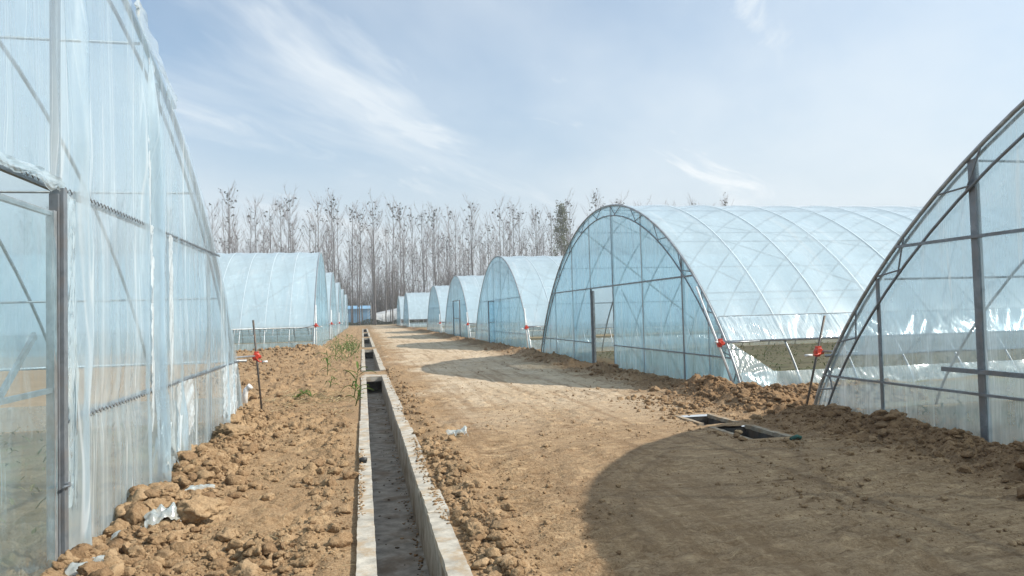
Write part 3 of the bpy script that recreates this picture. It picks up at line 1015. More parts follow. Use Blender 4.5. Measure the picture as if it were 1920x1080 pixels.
# gathered curtain above the roll tube and the torn corner of the skirt
V, F = side_strip(40.0, 0.93, 1.40, -1, 0.045, 7.5, 3, 1500, 10, 0.022, 0.45, 1.9)
link('side_curtain', np_mesh('side_curtain', V, F, True), 'film_side', G2)
m = MB()
m.tube([(0.02, -half_at(1.40) - 0.03, 1.40), (40, -half_at(1.40) - 0.03, 1.40)], 0.007, 4)
link('curtain_cord', m.mesh('curtain_cord'), 'steel_dark', G2)
nu, nv = 40, 40
V = []
for i in range(nu):
    u = i / (nu - 1)
    for j in range(nv):
        v = j / (nv - 1)
        zt = 0.92 - 0.55 * min(1, u * 1.1)
        z = zt * v
        y = -half_at(max(z, 0.001)) - 0.03 - 0.018 * vnoise(np.array(u * 2.0), np.array((v + 0.15) / (u + 0.35) * 7.0), 4)
        V.append((0.01 + u * (0.75 - 0.15 * (1 - v)), float(y), z))
i = np.arange(nu - 1)[:, None] * nv + np.arange(nv - 1)[None, :]
F = np.stack([i, i + 1, i + nv + 1, i + nv], -1).reshape(-1, 4)
link('corner_film', np_mesh('corner_film', np.array(V), F, True), 'film_skirt', G2)

# --- the rest of the right row
STD_POSTS = ((-0.75, 0, 9, 0.07, 'steel_dark'), (1.25, 0, 9, 0.06, 'steel_dark'), (3.2, 0, 9, 0.045, 'steel'), (-2.9, 0, 9, 0.045, 'steel'),
             (-5.1, 0, 9, 0.05, 'steel'), (5.3, 0, 9, 0.045, 'steel'))
STD_BARS = ((-half_at(2.25), half_at(2.25), 2.25, 0.05), (-half_at(0.62), half_at(0.62), 0.62, 0.04))
rights = [(6.85, 36.8, 30, 1.0, 0.05, 'pale blue tunnel, third on the right, its narrow door leaf ajar'),
          (6.9, 54.3, 26, 1.0, 0.05, 'pale blue tunnel, fourth on the right, with a wide square door frame standing out'),
          (6.9, 71.5, 24, 1.0, 0.05, 'small looking pale blue tunnel, fifth on the right'),
          (6.2, 106.0, 26, 1.10, 0.1, 'whitish tunnel far down the road, sixth on the right'),
          (6.0, 124.0, 24, 1.10, 0.1, 'farthest whitish tunnel at the road end on the right')]
RT = []
for i, (x, y, L, zs, zb, lab) in enumerate(rights):
    g = greenhouse(lab, x, y, 1, float(L), zs, zb, detail=1 if i < 1 else 0, seed=31 + i, posts=STD_POSTS, bars=STD_BARS, endmat='film_far' if i else 'film_end', bands=i < 3)
    RT.append(g)
# door leaves of the third and fourth tunnels
m = MB()
for q in ((0, 0.95), (-0.55, -0.55)):
    m.bar((q[0], q[1], 0.02), (q[0], q[1], 2.2), 0.05, 0.05)
for z in (0.05, 1.1, 2.18):
    m.bar((0, 0.95, z), (-0.55, -0.55, z), 0.04, 0.04)
dd = link('door', m.mesh('door'), 'steel_dark', RT[0])
m = MB()
m.add([(0, 0.95, 0.03), (-0.55, -0.55, 0.03), (-0.57, -0.55, 2.18), (-0.02, 0.95, 2.18)], [(0, 1, 2, 3)])
link('door_film', m.mesh('door_film'), 'film_end', dd)
m = MB()
for y in (-2.6, -6.1):
    m.bar((-0.5, y, -0.05), (-0.5, y, 2.55), 0.07, 0.07)
for z in (0.05, 1.3, 2.53):
    m.bar((-0.5, -2.6, z), (-0.5, -6.1, z), 0.05, 0.05)
dd = link('door', m.mesh('door'), 'steel_dark', RT[1])
m = MB()
m.add([(-0.48, -2.6, 0.05), (-0.48, -6.1, 0.05), (-0.48, -6.1, 2.5), (-0.48, -2.6, 2.5)], [(0, 1, 2, 3)])
link('door_film', m.mesh('door_film'), 'film_far', dd)

# --- the left row beyond the open plot
lefts = [(-2.15, 40.5, 34, 1.12, 0.12, 'pale blue tunnel beyond the open plot, second on the left, broadside on'),
         (-2.15, 56.5, 24, 1.10, 0.12, 'pale tunnel end just past the broadside tunnel, third on the left'),
         (-2.15, 72.5, 24, 1.10, 0.12, 'pale tunnel end, fourth on the left, half hidden'),
         (-2.2, 89.0, 24, 1.10, 0.12, 'pale tunnel end, fifth on the left, mostly hidden'),
         (-2.2, 107.0, 24, 1.08, 0.12, 'farthest tunnel end on the left, only a sliver showing')]
for i, (x, y, L, zs, zb, lab) in enumerate(lefts):
    greenhouse(lab, x, y, -1, float(L), zs, zb, detail=1 if i < 1 else 0, seed=51 + i, posts=STD_POSTS, bars=STD_BARS, endmat='film_far', bands=i < 1, step=1.05 if i < 1 else 1.2)


# ------------------------------------------------------------------ film winders
def winder(label, base, top, at, tube_to, crank, polemat='pole_dark', pr=0.017, big=1.0):
    """guide pole stuck in the soil, red gearbox sliding on it, crank and stub tube"""
    base, top = Vector(base), Vector(top)
    root = thing('film_winder', label, 'winder', base, 0, 'hand winders for the side curtains')
    t = top - base
    m = MB()
    m.tube([(0, 0, -0.15), tuple(t)], pr, 8)
    link('guide_pole', m.mesh('guide_pole', True), polemat, root)
    c = t * at
    m = MB()
    s = 0.045 * big
    m.tube([(0, -s * 1.0, 0), (0, -s * 0.8, 0), (0, s * 0.8, 0), (0, s * 1.0, 0)], [s * 1.05, s * 1.25, s * 1.25, s * 1.05], 12)
    m.tube([(-s * 1.5, 0, -s * 0.35), (s * 1.7, 0, -s * 0.35)], s * 0.72, 10)
    m.box((-s * 0.75, -s * 0.7, s * 0.7), (s * 0.75, s * 0.7, s * 1.75))
    m.box((-s * 1.2, -s * 0.5, -s * 1.7), (s * 0.3, s * 0.5, -s * 0.7))
    me = m.mesh('gearbox')
    off = Vector((0.0, -0.045, 0))
    g = link('gearbox', me, 'red', root, c + off)
    m = MB()
    cr = Vector(crank)
    m.tube([(0, -s * 1.1, -s * 0.6), (cr.x * 0.3, cr.y - s * 0.9, cr.z * 0.9), (cr.x * 0.75, cr.y - s * 0.9, cr.z)], 0.011, 6)
    link('crank_arm', m.mesh('crank_arm', True), 'red', g)
    m = MB()
    m.tube([(cr.x * 0.75, cr.y - s * 0.9, cr.z), (cr.x * 1.35, cr.y - s * 0.9, cr.z)], 0.018, 8)
    link('crank_grip', m.mesh('crank_grip', True), 'white_pipe', g)
    m = MB()
    tt = Vector(tube_to) - base
    m.tube([tuple(c + off), tuple(tt)], 0.016, 8)
    link('drive_tube', m.mesh('drive_tube', True), 'steel', root)
    return root


winder('red winder with white grip on a dark pole beside the near left tunnel', (-1.74, 13.24, 0.0), (-1.87, 13.22, 1.56), 0.60, (-2.3, 12.4, 0.95), (0.14, -0.02, -0.10))
winder('red winder on a leaning dark pole between the two near right tunnels', (6.45, 9.76, 0.0), (6.86, 9.74, 1.40), 0.62, (7.1, 9.35, 0.86), (-0.20, -0.02, -0.05))
winder('red winder high on a white pole leaning on the open doorway tunnel', (6.72, 12.1, 0.0), (6.25, 12.75, 1.98), 0.46, (7.3, 12.35, 0.92), (-0.1, 0.0, 0.02), 'white_pipe', 0.02)
xs_ = [(RT[0], 29.15, 'third'), (RT[1], 46.6, 'fourth'), (RT[2], 63.8, 'fifth')]
for g, y, nm in xs_:
    x = g.location.x
    z = hz(x - 0.05, y)
    winder('tiny red winder on a white pole at the near corner of the %s right tunnel' % nm, (x - 0.15, y, z), (x - 0.22, y + 0.25, z + 1.75), 0.55, (x + 0.6, y + 0.2, 1.0), (-0.2, 0, -0.06), 'white_pipe', 0.026, 1.15)
    winder('tiny red winder on a dark pole in front of the %s right tunnel corner' % nm, (x + 0.55, y - 0.9, z), (x + 0.6, y - 0.9, z + 1.6), 0.6, (x + 0.9, y - 0.1, 1.0), (-0.2, 0, -0.06), 'pole_dark', 0.020, 1.15)
for y, nm in ((32.6, 'second'), (48.7, 'third'), (64.7, 'fourth')):
    z = hz(-2.1, y)
    winder('tiny red winder at the near corner of the %s left tunnel' % nm, (-2.0, y, z), (-2.02, y + 0.3, z + 2.0), 0.55, (-2.7, y + 0.2, 1.15), (0.2, 0, -0.06), 'white_pipe', 0.024, 1.15)


# ------------------------------------------------------------------ clods
def clod_variants(sub, n, seed):
    out = []
    rg = np.random.RandomState(seed)
    for _ in range(n):
        bm = bmesh.new()
        bmesh.ops.create_icosphere(bm, subdivisions=sub, radius=1.0)
        V = np.array([v.co[:] for v in bm.verts])
        bm.faces.ensure_lookup_table()
        F = np.array([[v.index for v in f.verts] for f in bm.faces])
        bm.free()
        d = rg.normal(size=(7, 3))
        d /= np.linalg.norm(d, axis=1)[:, None]
        h = rg.uniform(0.45, 0.9, 7)
        for dv, hh in zip(d, h):                       # broken-off facets
            p = V @ dv
            V = V - np.outer(np.maximum(p - hh, 0), dv) * 0.9
        V = V * (1 + rg.uniform(-0.15, 0.15, (len(V), 1)))
        V = V * (1 + 0.35 * fbm(V[:, 0] * 1.9 + V[:, 2] * 1.3 + _ * 7, V[:, 1] * 1.9 - V[:, 2], 3, seed * 50 + _))[:, None]
        V = V * rg.uniform(0.75, 1.15, 3) * np.array([1, 1, 0.8])
        out.append((V, F))
    return out


CV1, CV2, CV3 = clod_variants(1, 14, 1), clod_variants(2, 14, 2), clod_variants(3, 8, 3)


def scatter(name, label, n, fx, rmin, rmax, seed, power=2.6):
    rg = np.random.RandomState(seed)
    Vs, Fs, o = [], [], 0
    xy = fx(rg, n)
    u = rg.rand(len(xy))
    r = (rmin ** (1 - power) + u * (rmax ** (1 - power) - rmin ** (1 - power))) ** (1 / (1 - power))
    z = height(xy[:, 0], xy[:, 1])
    for (x, y), rr, zz in zip(xy, r, z):
        if -0.09 < x < 0.64 or (4.36 < x < 5.08 and 7.7 < y < 10.0):
            continue
        px_ = rr / max(3, y)
        cv = CV1 if px_ < 0.0022 else (CV2 if px_ < 0.0055 else CV3)
        V, F = cv[rg.randint(len(cv))]
        a = rg.rand() * 6.28
        c, s = math.cos(a), math.sin(a)
        W = np.empty_like(V)
        sq = rg.uniform(0.7, 1.15, 3)
        U = V * sq
        W[:, 0] = (U[:, 0] * c - U[:, 1] * s) * rr + x
        W[:, 1] = (U[:, 0] * s + U[:, 1] * c) * rr + y
        W[:, 2] = U[:, 2] * rr + zz + rr * rg.uniform(-0.1, 0.42)
        Vs.append(W)
        Fs.append(F + o)
        o += len(V)
    ob = link(name, np_mesh(name, np.concatenate(Vs), np.concatenate(Fs)), 'clod')
    return tag(ob, label, 'soil', kind='stuff')


def near_y(rg, n, y0, y1, p=1.7):
    """denser towards the front where single crumbs can be seen"""
    u = rg.rand(n)
    return (y0 ** (1 - p) + u * (y1 ** (1 - p) - y0 ** (1 - p))) ** (1 / (1 - p))


def f_left(rg, n):
    y = near_y(rg, n, 3.6, 30)
    x = rg.uniform(-1.85, -0.13, n)
    keepm = fbm(x * 1.1, y * 0.8, 3, 5) + 0.22 + 0.35 * (x < -1.25) > rg.rand(n) * 0.55
    return np.stack([x, y], -1)[keepm]


def f_wall(rg, n):
    y = near_y(rg, n, 4.4, 12.4, 1.4)
    x = -1.80 + np.abs(rg.normal(0, 0.24, n))
    return np.stack([x, y], -1)


def f_ditch(rg, n):
    y = near_y(rg, n, 3.6, 22)
    x = 0.66 + np.abs(rg.normal(0, 0.17, n))
    keepm = vnoise(y * 1.1, y * 0, 9) + 0.55 > rg.rand(n) * 0.8
    return np.stack([x, y], -1)[keepm]


def f_right(rg, n):
    y = near_y(rg, n, 4.0, 32, 1.3)
    x = np.minimum(6.35 - np.abs(rg.normal(0, 0.45, n)), 6.45)
    ok = ~((np.abs(y - 19.8) < 0.8))
    return np.stack([x, y], -1)[ok]


def f_gap(rg, n):
    return np.stack([rg.uniform(4.6, 9.0, n) + rg.normal(0, 0.3, n), rg.uniform(9.9, 12.25, n)], -1)


def f_pit(rg, n):
    t = rg.rand(n) * 6.283
    return np.stack([4.715 + np.cos(t) * (0.44 + np.abs(rg.normal(0, 0.12, n))), 8.85 + np.sin(t) * (1.25 + np.abs(rg.normal(0, 0.2, n)))], -1)


def f_road(rg, n):
    y = near_y(rg, n, 3.6, 24)
    x = rg.uniform(0.75, 6.1, n)
    keepm = fbm(x * 0.8, y * 0.8, 4, 15) + 0.16 + 0.22 * sstep(2.5, 5.5, x) > rg.rand(n) * 0.75
    return np.stack([x, y], -1)[keepm]


def f_plot(rg, n):
    a = np.stack([rg.uniform(-9, -1.9, n // 2), rg.normal(31.8, 0.5, n // 2)], -1)
    b = np.stack([rg.uniform(-5, -1.9, n - n // 2), rg.uniform(12.3, 31, n - n // 2)], -1)
    return np.concatenate([a, b])


scatter('soil_clods', 'dug crumbly clods strewn over the strip left of the channel', 17000, f_left, 0.006, 0.11, 1, 2.6)
scatter('soil_clods', 'crumbly clods heaped along the foot of the near left tunnel', 5200, f_wall, 0.008, 0.12, 2, 2.45)
scatter('soil_clods', 'loose clods lying along the right kerb of the channel', 3400, f_ditch, 0.008, 0.075, 3, 2.1)
scatter('soil_clods', 'dark shaded clods banked along the foot of the right row', 8500, f_right, 0.008, 0.10, 4, 2.5)
scatter('soil_clods', 'sunlit clods on the bank between the two near right tunnels', 2600, f_gap, 0.012, 0.08, 5, 2.3)
scatter('soil_clods', 'small clods pushed up round the rim of the drain pit', 420, f_pit, 0.008, 0.05, 16, 2.3)
scatter('soil_crumbs', 'small crumbs scattered across the dirt road', 26000, f_road, 0.004, 0.034, 6, 3.0)
scatter('soil_clods', 'clods on the open plot and bank before the second left tunnel', 2600, f_plot, 0.02, 0.11, 7, 2.4)


def big_clod(label, x, y, r, seed, sq=(1, 1, 0.8), rz=0.0, lift=0.3):
    V, F = clod_variants(4, 1, seed)[0]
    V = V.copy()
    V *= (1 + 0.16 * fbm(V[:, 0] * 2.1 + V[:, 2], V[:, 1] * 2.1 - V[:, 2] * 0.7, 4, seed))[:, None]
    V *= np.array(sq) * r
    o = link('soil_clod', np_mesh('soil_clod', V, F), 'clod', None, (x, y, hz(x, y) + r * lift), (0, 0, rz))
    return tag(o, label, 'clod', 'large clods')


big_clod('largest clod of soil, squarish, just right of the torn plastic scraps', -1.26, 5.95, 0.145, 4, (1.15, 0.9, 0.95), 0.3, 0.45)
big_clod('broad flat clod by the middle foot of the near left tunnel', -1.62, 9.55, 0.24, 15, (1.2, 0.8, 0.55), 0.2, 0.25)
big_clod('pale clod against the wall under the gathered pleat', -1.80, 8.35, 0.15, 26, (1, 0.9, 0.8), 1.0, 0.4)
big_clod('rounded clod below the white tied film corner', -1.70, 6.75, 0.13, 37, (1.1, 0.9, 0.85), 2.0, 0.4)
big_clod('blunt clod beside the left kerb near the bottom of the picture', -0.24, 5.45, 0.055, 48, (1, 1, 0.9), 0.4, 0.5)
big_clod('pair leader of the clods touching the right kerb', 0.73, 5.05, 0.07, 59, (0.9, 1.1, 0.95), 0.5, 0.5)
big_clod('upright clod standing behind the right kerb clods', 0.80, 5.6, 0.075, 60, (0.8, 0.9, 1.2), 0.9, 0.6)
big_clod('lone dark clod sitting in the middle of the dirt road', 2.05, 8.15, 0.035, 71, (1.3, 1, 0.8), 0.2, 0.4)
big_clod('dark clod resting on the near kerb of the drain pit', 4.42, 8.02, 0.05, 82, (1, 1, 0.9), 0.2, 1.0)


# ------------------------------------------------------------------ small litter and plants
def crumple(name, label, cat, x, y, sx, sy, h, seed, m_='scrap', rz=0.0, lift=0.02, n=22, group=None):
    rg = np.random.RandomState(seed)
    us = np.linspace(-0.5, 0.5, n)
    U, W = np.meshgrid(us, us, indexing='ij')
    edge = 1 + 0.5 * fbm(U * 2.2, W * 2.2, 2, seed + 9)
    X = U * sx * edge
    Y = W * sy * edge
    Z = h * (np.abs(fbm(U * 2.6, W * 2.6, 3, seed, 0.4)) * 1.1 + 0.9 * (0.35 - (U ** 2 + W ** 2)))
    V = np.stack([X, Y, Z], -1).reshape(-1, 3)
    i = np.arange(n - 1)[:, None] * n + np.arange(n - 1)[None, :]
    F = np.stack([i, i + n, i + n + 1, i + 1], -1).reshape(-1, 4)
    o = link(name, np_mesh(name, V, F, True), m_, None, (x, y, hz(x, y) + lift), (0, 0, rz))
    return tag(o, label, cat, group)


crumple('plastic_scrap', 'torn crumpled clear plastic standing left of the largest clod', 'plastic scrap', -1.50, 5.85, 0.24, 0.20, 0.17, 3, rz=0.5, lift=0.04, group='plastic scraps')
crumple('plastic_scrap', 'thin plastic scrap lying flat below the crumpled one', 'plastic scrap', -1.62, 5.55, 0.20, 0.10, 0.06, 5, rz=0.2, lift=0.04, group='plastic scraps')
crumple('plastic_scrap', 'pale plastic scrap draped on top of the largest clod', 'plastic scrap', -1.26, 6.05, 0.19, 0.10, 0.05, 8, rz=0.1, lift=0.185, group='plastic scraps')
crumple('plastic_scrap', 'clear plastic scrap at the foot of the door post, bottom left', 'plastic scrap', -1.68, 4.85, 0.26, 0.16, 0.10, 13, rz=0.8, lift=0.05, group='plastic scraps')
crumple('plastic_bag', 'small white plastic bag lying on the sunlit road', 'plastic bag', 1.17, 9.2, 0.22, 0.20, 0.13, 21, rz=0.3, lift=0.01)
crumple('plastic_scrap', 'white tied corner of film sticking out at the tunnel foot', 'plastic scrap', -1.80, 7.15, 0.16, 0.26, 0.55, 31, rz=0.0, lift=0.12, group='plastic scraps')
# white pipe elbow
el = thing('pipe_elbow', 'short white plastic pipe elbow standing by the near left tunnel corner', 'pipe', (-2.2, 14.4, hz(-2.2, 14.4)))
m = MB()
m.tube([(0, 0, -0.05), (0, 0, 0.16), (0.02, 0, 0.25), (0.07, 0, 0.30)], 0.05, 10)
link('pipe', m.mesh('pipe', True), 'white_pipe', el)
m = MB()
m.tube([(0.06, 0, 0.285), (0.11, 0, 0.33)], 0.058, 10)
link('collar', m.mesh('collar', True), 'white_pipe', el)
# black hose stub on the kerb
m = MB()
m.tube([(-0.045, 0, 0), (-0.01, 0.012, 0.004), (0.03, 0.004, 0)], [0.026, 0.029, 0.027], 9)
tag(link('hose_stub', m.mesh('hose_stub', True), 'rubber', None, (-0.015, 7.75, 0.062)), 'black rubber hose stub lying across the left kerb', 'hose')
m = MB()
m.tube([(-0.05, 0, 0.0), (0.05, 0.03, 0.02), (0.09, 0.01, 0.0)], 0.022, 7)
tag(link('cloth_rag', m.mesh('cloth_rag', True), simple('green_rag', (0.03, 0.10, 0.08), 0.8), None, (4.8, 7.45, hz(4.8, 7.45) + 0.02)), 'small green rag beside the near corner of the drain pit', 'rag')
# muck in the channel bottom
rg = np.random.RandomState(5)
Vs, Fs, o_ = [], [], 0
for i in range(150):
    V, F = CV1[rg.randint(14)]
    y = near_y(rg, 1, 4.0, 19.2, 1.3)[0]
    x = rg.uniform(0.07, 0.46)
    if rg.rand() < 0.45:
        x = 0.46 - abs(rg.normal(0, 0.05))
    r = rg.uniform(0.004, 0.015) * (2.2 if rg.rand() < 0.06 else 1)
    Vs.append(V * r * np.array([1.3, 1.2, 0.6]) + np.array([x, y, -0.455]))
    Fs.append(F + o_)
    o_ += len(V)
tag(link('channel_muck', np_mesh('channel_muck', np.concatenate(Vs), np.concatenate(Fs)), simple('muck', (0.09, 0.07, 0.05), 0.95)), 'dark muck and crumbs on the channel bottom', 'muck', kind='stuff')


# soil spilled on the kerbs and washed into the channel
rg = np.random.RandomState(61)
Vs, Fs, o_ = [], [], 0
for i in range(1500):
    V, F = (CV1 if i % 4 else CV2)[rg.randint(14)]
    y = near_y(rg, 1, 3.8, 30, 1.5)[0]
    q = rg.rand()
    r = rg.uniform(0.004, 0.014) * (1.9 if rg.rand() < 0.10 else 1)
    if vnoise(np.array(y * 0.9), np.array(q > 0.5), 3) < 0.02 and q < 0.8:
        continue
    if q < 0.30:
        x, z = -0.06 + abs(rg.normal(0, 0.025)), 0.034
    elif q < 0.80:
        x, z = 0.61 - abs(rg.normal(0, 0.045)), 0.034
    else:
        x, z = DX1 - 0.01 - abs(rg.normal(0, 0.06)), -0.457
    Vs.append(V * r * np.array([1.2, 1.2, 0.8]) + np.array([x, y, z]))
    Fs.append(F + o_)
    o_ += len(V)
tag(link('spilled_soil', np_mesh('spilled_soil', np.concatenate(Vs), np.concatenate(Fs)), 'clod'), 'crumbs of soil spilled along the channel kerbs', 'soil', kind='stuff')


def blade(m, p, d, L, w, droop, n=6):
    p, d = Vector(p), Vector(d).normalized()
    side = d.cross(Vector((0, 0, 1))).normalized() * w
    vs, fs = [], []
    for i in range(n + 1):
        t = i / n
        q = p + d * L * t + Vector((0, 0, -droop * t * t * L))
        ww = side * (math.sin(PI * (0.12 + 0.88 * t) ** 0.8) * 0.5 + 0.02)
        up = Vector((0, 0, 0.25 * w))
        vs += [q - ww + up, q, q + ww + up]
    for i in range(n):
        for j in (0, 1):
            fs.append((3 * i + j, 3 * i + j + 1, 3 * i + j + 4, 3 * i + j + 3))
    m.add(vs, fs)


def maize(label, x, y, h, lean, nleaf, seed, z=None):
    rg = random.Random(seed)
    root = thing('maize_plant', label, 'plant', (x, y, hz(x, y) if z is None else z), 0, 'green maize plants by the channel')
    top = Vector((lean[0], lean[1], h))
    m = MB()
    m.tube([(0, 0, -0.03), tuple(top * 0.5 + Vector((0.01, 0, 0.02))), tuple(top)], [0.011, 0.009, 0.004], 6)
    link('stem', m.mesh('stem', True), 'grass', root)
    for i in range(nleaf):
        t = 0.15 + 0.85 * i / nleaf
        a = i * 2.6 + rg.uniform(-0.5, 0.5)
        m = MB()
        blade(m, top * t, (math.cos(a), math.sin(a), rg.uniform(0.7, 1.5)), rg.uniform(0.22, 0.42) * (h / 0.4 + 0.5) * 0.7, 0.045, rg.uniform(0.4, 1.0))
        link('leaf', m.mesh('leaf', True), 'grass', root)
    return root


maize('tall green maize plant leaning over the left kerb', -0.20, 14.6, 0.62, (0.10, 0.0), 9, 1)
maize('low green maize plant close to the kerb, nearest of the plants', -0.16, 13.1, 0.34, (0.12, -0.03), 7, 2)
maize('upright green maize plant farther from the kerb', -0.98, 20.5, 0.62, (0.02, 0), 7, 3)
maize('small green sprout between the two taller maize plants', -0.75, 16.6, 0.28, (0.06, 0.0), 4, 4)
maize('flattened green maize plant among straw on the left strip', -1.35, 14.3, 0.14, (0.3, 0.06), 8, 5)
maize('green maize plant lying flat beside the straw', -0.95, 14.6, 0.12, (-0.25, 0.05), 7, 6)
for i, (x, y, h) in enumerate([(-0.75, 33.0, 0.9), (-1.15, 31.0, 0.8), (-0.55, 35.5, 0.7)]):
    maize(['tall far maize plant before the second left tunnel', 'far maize plant nearest the bank', 'far maize plant beside the distant kerb'][i], x, y, h, (0.05, 0), 9, 20 + i)

# dry straw and trash
rg = random.Random(8)
m = MB()
for i in range(900):
    if i < 380:
        x, y = rg.gauss(-1.0, 0.45), rg.gauss(14.5, 0.5)
    elif i < 620:
        x, y = rg.uniform(-1.4, -0.15), rg.uniform(15, 36)
    elif i < 800:
        x, y = rg.uniform(-1.6, -0.15), 4.2 + 9 * rg.random() ** 1.3
    else:
        x, y = rg.gauss(-0.55, 0.3), rg.gauss(31, 3.0)
    if x > -0.12 or x < -1.8:
        x = -0.5
    a = rg.uniform(0, 6.28)
    L = rg.uniform(0.04, 0.16) * (1 if y < 12 else 1.8)
    z = hz(x, y) + 0.012
    blade(m, (x, y, z + 0.012), (math.cos(a), math.sin(a), rg.uniform(-0.05, 0.35)), L, rg.uniform(0.004, 0.010) * (1 if y < 12 else 2.6), 0.2, 2)
tag(link('dry_straw', m.mesh('dry_straw'), 'straw'), 'dry maize straw littering the left strip', 'straw', kind='stuff')
rg = random.Random(18)
m = MB()
for i in range(330):
    x, y = rg.gauss(-0.75, 0.4), rg.gauss(36, 6)
    if y < 26 or x > -0.14:
        continue
    a = rg.uniform(0, 6.28)
    blade(m, (x, y, hz(x, y)), (math.cos(a) * 0.5, math.sin(a) * 0.5, 1), rg.uniform(0.15, 0.5), 0.03, rg.uniform(0.2, 0.8), 3)
tag(link('weeds', m.mesh('weeds'), 'grass'), 'green weeds growing along the far stretch of the left kerb', 'weeds', kind='stuff')


# weedy beds inside the tunnels
rg = random.Random(41)
m = MB()
for i in range(3400):
    if i < 1700:
        x, y = rg.uniform(7.3, 26), rg.uniform(12.6, 26.4)
    elif i < 2500:
        x, y = rg.uniform(7.0, 16), rg.uniform(3.0, 9.2)
    else:
        x, y = rg.uniform(-12, -2.3), rg.uniform(4.0, 11.8)
    a = rg.uniform(0, 6.28)
    blade(m, (x, y, 0.01), (math.cos(a) * 0.7, math.sin(a) * 0.7, 1), rg.uniform(0.06, 0.26), 0.035, rg.uniform(0.2, 0.9), 2)
tag(link('bed_weeds', m.mesh('bed_weeds'), leaf_material('bed_weed', (0.10, 0.13, 0.05), (0.25, 0.23, 0.11))), 'low weeds on the beds inside the near tunnels', 'weeds', kind='stuff')


# ------------------------------------------------------------------ trees
def poplar(seed, H, crown_lo=0.32, nb=46, top_leaves=10, mid_leaves=140):
    rg = random.Random(seed)
    w = MB()
    tw = MB()
    lf = MB()
    # trunk
    px_, py_ = 0.0, 0.0
    pts, rad = [], []
    n = 14
    lean = (rg.uniform(-0.02, 0.02), rg.uniform(-0.02, 0.02))
    for i in range(n + 1):
        t = i / n
        px_ += rg.uniform(-0.10, 0.10) + lean[0] * H / n
        py_ += rg.uniform(-0.10, 0.10) + lean[1] * H / n
        pts.append(Vector((px_, py_, t * H)) if i else Vector((0, 0, -0.3)))
        rad.append(0.15 * (1 - t) ** 0.85 + 0.02)
    w.tube(pts, rad, 6)

    def at(t):
        f = min(n - 1e-6, t * n)
        i = int(f)
        return pts[i].lerp(pts[i + 1], f - i)

    def leafcluster(p, k_, s):
        for _ in range(k_):
            q = p + Vector((rg.gauss(0, s), rg.gauss(0, s), rg.gauss(0, s * 0.8)))
            a = Vector((rg.gauss(0, 1), rg.gauss(0, 1), rg.gauss(0, 1))).normalized()
            b = a.cross(Vector((rg.gauss(0, 1), rg.gauss(0, 1), rg.gauss(0, 1)))).normalized()
            L = rg.uniform(0.12, 0.21)
            lf.add([q - a * L, q + b * L * 0.7, q + a * L, q - b * L * 0.7], [(0, 1, 2, 3)])
    tips = []
    for i in range(nb):
        t = crown_lo + (0.97 - crown_lo) * (i + rg.random()) / nb
        p = at(t)
        a = rg.uniform(0, 2 * PI)
        L = (1.8 + 4.8 * (1 - t) ** 0.6) * rg.uniform(0.6, 1.25)
        out = Vector((math.cos(a), math.sin(a), 0))
        up = rg.uniform(1.0, 2.2)
        q1 = p + (out * 1.0 + Vector((0, 0, up * 0.7))).normalized() * L * 0.4
        q2 = q1 + (out * 0.75 + Vector((0, 0, up))).normalized() * L * 0.35 + Vector((rg.gauss(0, .1), rg.gauss(0, .1), 0))
        q3 = q2 + (out * 0.45 + Vector((0, 0, up))).normalized() * L * 0.35
        w.tube([p, q1, q2, q3], [0.028, 0.020, 0.014, 0.008], 3, False)
        tips.append(q3)
        for j in range(13):
            s = rg.uniform(0.2, 1.0)
            b0 = (p.lerp(q1, s / 0.4) if s < 0.4 else (q1.lerp(q2, (s - 0.4) / 0.3) if s < 0.7 else q2.lerp(q3, (s - 0.7) / 0.3)))
            a2 = a + rg.uniform(-1.3, 1.3)
            d = Vector((math.cos(a2), math.sin(a2), rg.uniform(0.8, 3.0))).normalized()
            l2 = rg.uniform(0.5, 1.9)
            e = b0 + d * l2
            tw.tube([b0, b0.lerp(e, 0.5) + Vector((rg.gauss(0, .05), rg.gauss(0, .05), 0.03)), e], [0.013, 0.010, 0.006], 3, False)
            if rg.random() < 0.6 * mid_leaves / (nb * 13) * (1.4 - t):
                leafcluster(e, rg.choice((1, 1, 2, 3)), 0.12)
    # the last leaves hang on at the very top
    for i in range(top_leaves):
        q = at(rg.uniform(0.86, 1.0)) + Vector((rg.gauss(0, 0.6), rg.gauss(0, 0.6), rg.uniform(-0.6, 0.7)))
        leafcluster(q, rg.randint(4, 10), 0.11)
        b0 = at(min(1, max(0.7, (q.z - 0.9) / H)))
        tw.tube([b0, q], [0.012, 0.008], 3, False)
    # a second leader now and then
    if seed % 3 == 0:
        b0 = at(0.38)
        a = rg.uniform(0, 6.28)
        e = [b0 + Vector((math.cos(a) * q, math.sin(a) * q, H * hh)) for q, hh in ((0, 0), (0.5, 0.08), (0.9, 0.25), (1.15, 0.48))]
        w.tube(e, [0.10, 0.085, 0.055, 0.02], 5, False)
    return w.mesh('trunk', True), tw.mesh('twigs'), lf.mesh('leaves')


